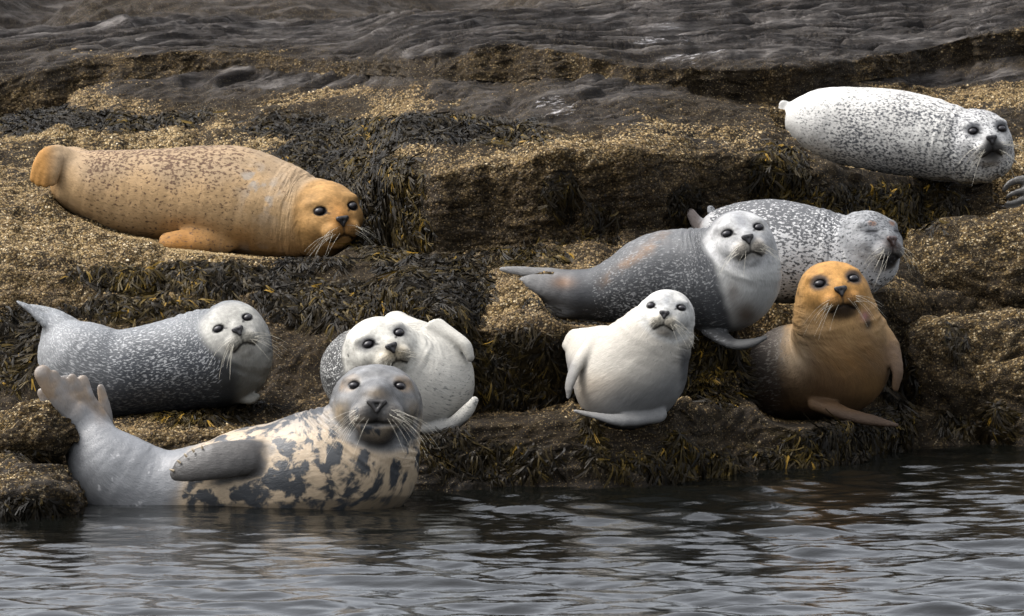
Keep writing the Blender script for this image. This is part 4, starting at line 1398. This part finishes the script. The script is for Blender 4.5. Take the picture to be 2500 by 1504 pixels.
YI = sheet_Y(2200, 415) + .12
seal('white seal densely speckled with black spots on the upper right ledge', YI,
     [(1936, 290, -50, 22), (1964, 298, -45, 60), (2020, 306, -35, 91), (2100, 314, -20, 101), (2180, 324, 0, 106), (2260, 336, 20, 101), (2330, 354, 40, 90), (2380, 368, 55, 78)],
     (17.6, 4.1, 5.2, 2394.6, 336.8, 70, 70), coat_speckled, M_I, ws=.98, chains=[([(2370, 368, 50, 78), (2412, 378, 65, 62)], 14)],
     blades=[([(1950, 322, -30, 32), (1922, 292, -34, 25), (1914, 258, -34, 15)], (.3, .1, .95), .45, 8)])

YJ = sheet_Y(2470, 500) + .1
seal('dark wrinkled hind flippers of a seal cut off by the right edge', YJ,
     [(2560, 480, 0, 34), (2620, 470, -5, 66), (2720, 455, -10, 92), (2840, 450, -15, 96), (2940, 460, -10, 70), (3000, 470, 0, 40)],
     None, coat_flipper, simple('coat_dark_flipper', (.10, .095, .088), .4, .5) if False else seal_material('coat_dark_flipper', 60, .5, .05, 2, .4,   .45, .2), ws=.9, voxel=5,
     blades=[([(2560, 470, 10, 30), (2500, 440, 18, 15), (2466, 448, 22, 9), (2450, 466, 24, 6)], (0, .3, .9), .6, 5),
             ([(2560, 478, 14, 28), (2505, 466, 26, 12), (2470, 474, 30, 8), (2458, 484, 30, 5)], (0, .3, .9), .7, 3),
             ([(2560, 484, 16, 26), (2510, 484, 30, 12), (2472, 496, 34, 8), (2456, 498, 34, 5)], (0, .3, .9), .7, 3),
             ([(2560, 490, 14, 26), (2505, 502, 28, 12), (2470, 510, 32, 9), (2445, 508, 32, 7)], (0, .3, .9), .7, 3)])

# the rock each seal lies on: trim whatever would poke up in front of its belly
for wv_, lim in PRESS:
    xb = np.arange(wv_[:, 0].min() - .04, wv_[:, 0].max() + .04, .02)
    ib = np.digitize(wv_[:, 0], xb)
    zm = np.array([wv_[ib == k, 2].min() if (ib == k).any() else np.nan for k in range(len(xb))])
    ok = ~np.isnan(zm)
    zm = np.interp(xb, xb[ok], zm[ok])
    y1 = wv_[:, 1].max(); y0 = wv_[:, 1].min()
    X_, Y_, Z_ = G2[..., 0], G2[..., 1], G2[..., 2]
    top = np.interp(X_, xb, zm) + .006 + .055 * np.maximum(0, (y0 + y1) * .5 - Y_) + sm(np.minimum(np.abs(X_ - xb[0]), np.abs(X_ - xb[-1])), .06, 0) * .02
    msk = (X_ > xb[0]) & (X_ < xb[-1]) & (Y_ < (y0 + y1) * .5 + .05) & (Y_ > y0 - .7) & (Z_ > top)
    G2[..., 2] = np.where(msk, top, Z_)
    ym = (y0 + y1) * .5
    lift = np.clip(np.interp(X_, xb, zm) - .006 - G2[..., 2], 0, .10)
    fall = sm(Y_, ym - .12, ym - .02) * sm(Y_, y1 + .15, y1) * sm(X_, xb[0], xb[0] + .15) * sm(X_, xb[-1], xb[-1] - .15)
    if not lim:
        G2[..., 2] += lift * fall
for o_, sl_ in TERR:
    o_.data.vertices.foreach_set('co', G2[sl_].reshape(-1, 3).astype(np.float32).ravel()); o_.data.update()

# claws on the big seal's front flipper
bull = [o for o in bpy.data.objects if o.get('label', '').startswith('big cream-blotched')][0]
mD = YD / FPX
for (a, b, w0), (c, d) in zip([(424, 1150, 160), (440, 1130, 166), (456, 1115, 166), (474, 1103, 164), (494, 1094, 160)], [(-9, -6), (-7, -9), (-6, -10), (-5, -10), (-2, -9)]):
    q0 = np.array([a, -b, w0], float); q1 = q0 + np.array([c * 1.2, -d * .8, 5])
    ax = (q1 - q0) / np.linalg.norm(q1 - q0)
    s1 = np.cross(ax, [0, 0, 1.0]); s1 /= np.linalg.norm(s1); s2 = np.cross(ax, s1)
    vs = []
    for t_, r_ in ((0, 3.4), (.5, 2.8), (.85, 1.5), (1, .4)):
        for g in range(6):
            an = g * math.pi / 3
            vs.append(q0 + ax * np.linalg.norm(q1 - q0) * t_ + np.array([0, 0, -2.5 * t_ * t_]) + r_ * (math.cos(an) * s1 + math.sin(an) * s2))
    vs = np.array(vs)
    fs = [(j * 6 + g, j * 6 + (g + 1) % 6, j * 6 + 6 + (g + 1) % 6, j * 6 + 6 + g) for j in range(3) for g in range(6)]
    link('claw', mesh_np('claw', P(vs[:, 0], -vs[:, 1], YD - vs[:, 2] * mD) - np.array(bull.location), np.array(fs)), CLAW, bull)
print('seals', round(time.time() - T0, 1))

# ------------------------------------------------------------------ rockweed fronds
def sample_sheet(weight, count, r):
    """random points on the shore sheet, weighted; returns row, col (float), point, normal, downhill tangent, across tangent"""
    w = weight[:-1, :-1]
    A = np.linalg.norm(np.cross(G2[1:, :-1] - G2[:-1, :-1], G2[:-1, 1:] - G2[:-1, :-1]), axis=-1)
    w = (w * A).ravel()
    cdf = np.cumsum(w); cdf /= cdf[-1]
    q = np.searchsorted(cdf, r.random(count))
    i, j = np.divmod(q, nC - 1)
    fu, fv = r.random(count)[:, None], r.random(count)[:, None]
    p = (G2[i, j] * (1 - fu) + G2[i, j + 1] * fu) * (1 - fv) + (G2[i + 1, j] * (1 - fu) + G2[i + 1, j + 1] * fu) * fv
    n = N0[i, j]
    lo_ = np.clip(i - 6, 0, nR - 1); hi_ = np.clip(i + 6, 0, nR - 1)
    dn = G[lo_, j] - G[hi_, j]; dn /= np.linalg.norm(dn, axis=1, keepdims=True) + 1e-9
    ac = np.cross(n, dn)
    return i, j, p, n, dn, ac


def fronds(p, n, dn, ac, r, length, width, lift):
    """flat, forked, tapering blades lying downhill over the rock"""
    K = len(p)
    ang = r.normal(size=K) * 0.65
    d = dn * np.cos(ang)[:, None] + ac * np.sin(ang)[:, None]
    side = np.cross(n, d)
    L = length * (0.55 + 0.9 * r.random(K)); W = width * (0.6 + 0.8 * r.random(K))
    tw = r.normal(size=K) * 0.55
    sd = side * np.cos(tw)[:, None] + n * np.sin(tw)[:, None]
    l0 = lift * (0.25 + r.random(K))
    curl = r.normal(size=K) * 0.5
    prof = [(0.0, .55, 0.0), (.35, .8, .9), (.62, 1.0, .85)]
    vs = []
    for t, w, h in prof:
        c = p + d * (L * t)[:, None] + n * (l0 * h + .002)[:, None] + side * (curl * L * t * t)[:, None] - np.array([0, 0, 1.0]) * (.10 * L * t * t)[:, None]
        vs.append(c - sd * (W * w * .5)[:, None]); vs.append(c + sd * (W * w * .5)[:, None])
    # two fork tips
    for sgn in (-1, 1):
        t = .9 + .2 * r.random(K)
        c = p + d * (L * t)[:, None] + n * (l0 * (.2 + .6 * r.random(K)))[:, None] + side * (curl * L * t * t + sgn * W * .75)[:, None] - np.array([0, 0, 1.0]) * (.16 * L)[:, None]
        vs.append(c - sd * (W * .28)[:, None]); vs.append(c + sd * (W * .28)[:, None])
    V = np.stack(vs, 1)                       # K,10,3
    mid = (V[:, 4] + V[:, 5]) * .5
    V = np.concatenate([V, mid[:, None]], 1)  # 11
    q = np.array([(0, 1, 3, 2), (2, 3, 5, 4), (4, 10, 7, 6), (10, 5, 9, 8)])
    F = (np.arange(K)[:, None, None] * 11 + q[None]).reshape(-1, 4)
    return V.reshape(-1, 3), F, 11


wrng = np.random.default_rng(5)
wmask = (np.clip(MW - .30, 0, .6) ** 1.2).reshape(nR, nC).copy()
wmask[:cum[1]] *= .15
wmask *= sm(np.abs(GPX - 1250), 1650, 1500)
BANDS = [('rockweed', 'dark brown rockweed draped over the front ledge at the waterline', 0, cum[3], 9000),
         ('rockweed', 'rockweed hanging down the ledge face behind the lower row of seals', cum[3], cum[5], 26000),
         ('rockweed', 'olive rockweed spilling over the edge of the upper ledge', cum[5], cum[7] - 45, 20000),
         ('rockweed', 'patches of dark rockweed high on the slab', cum[7] - 45, nR - 1, 4500)]
for nm, lb, a, b, cnt in BANDS:
    w = np.zeros_like(wmask); w[a:b] = wmask[a:b]
    i, j, p, n, dn, ac = sample_sheet(w, cnt, wrng)
    V, F, k = fronds(p, n, dn, ac, wrng, .052, .0088, .015)
    me = mesh_np(nm, V, F)
    cl = fbm(p * 5.0, 3, 33)
    amber = ell(*to_px(p), [(1250, 365, 160, 45, .22), (1000, 395, 90, 40, .16), (2150, 530, 150, 40, .1), (2000, 1110, 200, 30, .12), (1100, 1120, 90, 40, .1), (320, 1010, 200, 40, .12)])
    base_r = np.clip(.34 + amber + .50 * cl + .22 * wrng.normal(size=cnt), 0, 1)
    put_attr(me, 'rnd', np.repeat(base_r, k))
    link(nm, me, WEED, kind='stuff', label=lb, category='seaweed')

# weed on the boulders
Vs, Fs, Rs, off = [], [], [], 0
for p, f, n, weed in SURF:
    tri = p[f]
    A = np.linalg.norm(np.cross(tri[:, 1] - tri[:, 0], tri[:, 2] - tri[:, 0]), axis=1)
    w = A * np.clip(weed[f].mean(1) - .3, 0, .6)
    if w.sum() <= 0:
        continue
    q = np.searchsorted(np.cumsum(w) / w.sum(), wrng.random(1800))
    pp = tri[q].mean(1); nn = n[f[q, 0]]
    dn = -np.array([0, 0, 1.0]) + nn * nn[:, 2:3]; dn /= np.linalg.norm(dn, axis=1, keepdims=True) + 1e-9
    V, F, k = fronds(pp, nn, dn, np.cross(nn, dn), wrng, .046, .0095, .012)
    Vs.append(V); Fs.append(F + off); off += len(V)
    Rs.append(np.repeat(np.clip(.38 + .5 * fbm(pp * 5, 3, 33) + .22 * wrng.normal(size=len(pp)), 0, 1), k))
me = mesh_np('rockweed', np.vstack(Vs), np.vstack(Fs)); put_attr(me, 'rnd', np.concatenate(Rs))
link('rockweed', me, WEED, kind='stuff', label='rockweed clinging to the boulders at both edges', category='seaweed')

# ------------------------------------------------------------------ barnacles
bw = (np.clip(MB - .35, 0, 1) * (1 - np.clip(MW - .35, 0, .5) * 2)).reshape(nR, nC).copy()
bw[:cum[1] + 4] = 0
bw *= (0.35 + .65 * sm(fbm(flatG * 5, 4, 66).reshape(nR, nC), -.25, .25))
bw *= sm(np.abs(GPX - 1250), 1650, 1500)
for nm, lb, a, b, cnt in [('barnacle_crust', 'brown barnacle crust on the front ledge above the water', 0, cum[3], 9000),
                          ('barnacle_crust', 'golden barnacles covering the ledge below the rusty orange seal', cum[3], cum[5], 26000),
                          ('barnacle_crust', 'pale golden barnacles on the upper ledge and its face', cum[5], cum[7], 30000),
                          ('barnacle_crust', 'scattered barnacles along the foot of the dark top slab', cum[7], nR - 1, 5000)]:
    w = np.zeros_like(bw); w[a:b] = bw[a:b]
    i, j, p, n, dn, ac = sample_sheet(w, cnt, wrng)
    n = N2[i, j]
    t1 = np.cross(n, [0.3, .5, .8]); t1 /= np.linalg.norm(t1, axis=1, keepdims=True); t2 = np.cross(n, t1)
    r_ = .0034 + .0045 * wrng.random(cnt) ** 2
    V = []
    for g in range(5):
        an = g * 2 * math.pi / 5
        V.append(p + (t1 * math.cos(an) + t2 * math.sin(an)) * r_[:, None] - n * .001)
    V.append(p + n * (r_ * .85)[:, None])
    V = np.stack(V, 1).reshape(-1, 3)
    q = np.array([(0, 1, 5), (1, 2, 5), (2, 3, 5), (3, 4, 5), (4, 0, 5)])
    F = (np.arange(cnt)[:, None, None] * 6 + q[None]).reshape(-1, 3)
    me = mesh_np(nm, V, F)
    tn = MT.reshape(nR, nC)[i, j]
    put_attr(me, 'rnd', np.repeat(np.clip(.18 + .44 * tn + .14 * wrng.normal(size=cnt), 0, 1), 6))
    link(nm, me, BARN, kind='stuff', label=lb, category='barnacles')
print('done', round(time.time() - T0, 1), 'tris', sum(len(m.loop_triangles) if m.loop_triangles else len(m.polygons) * 2 for m in bpy.data.meshes if m.users))
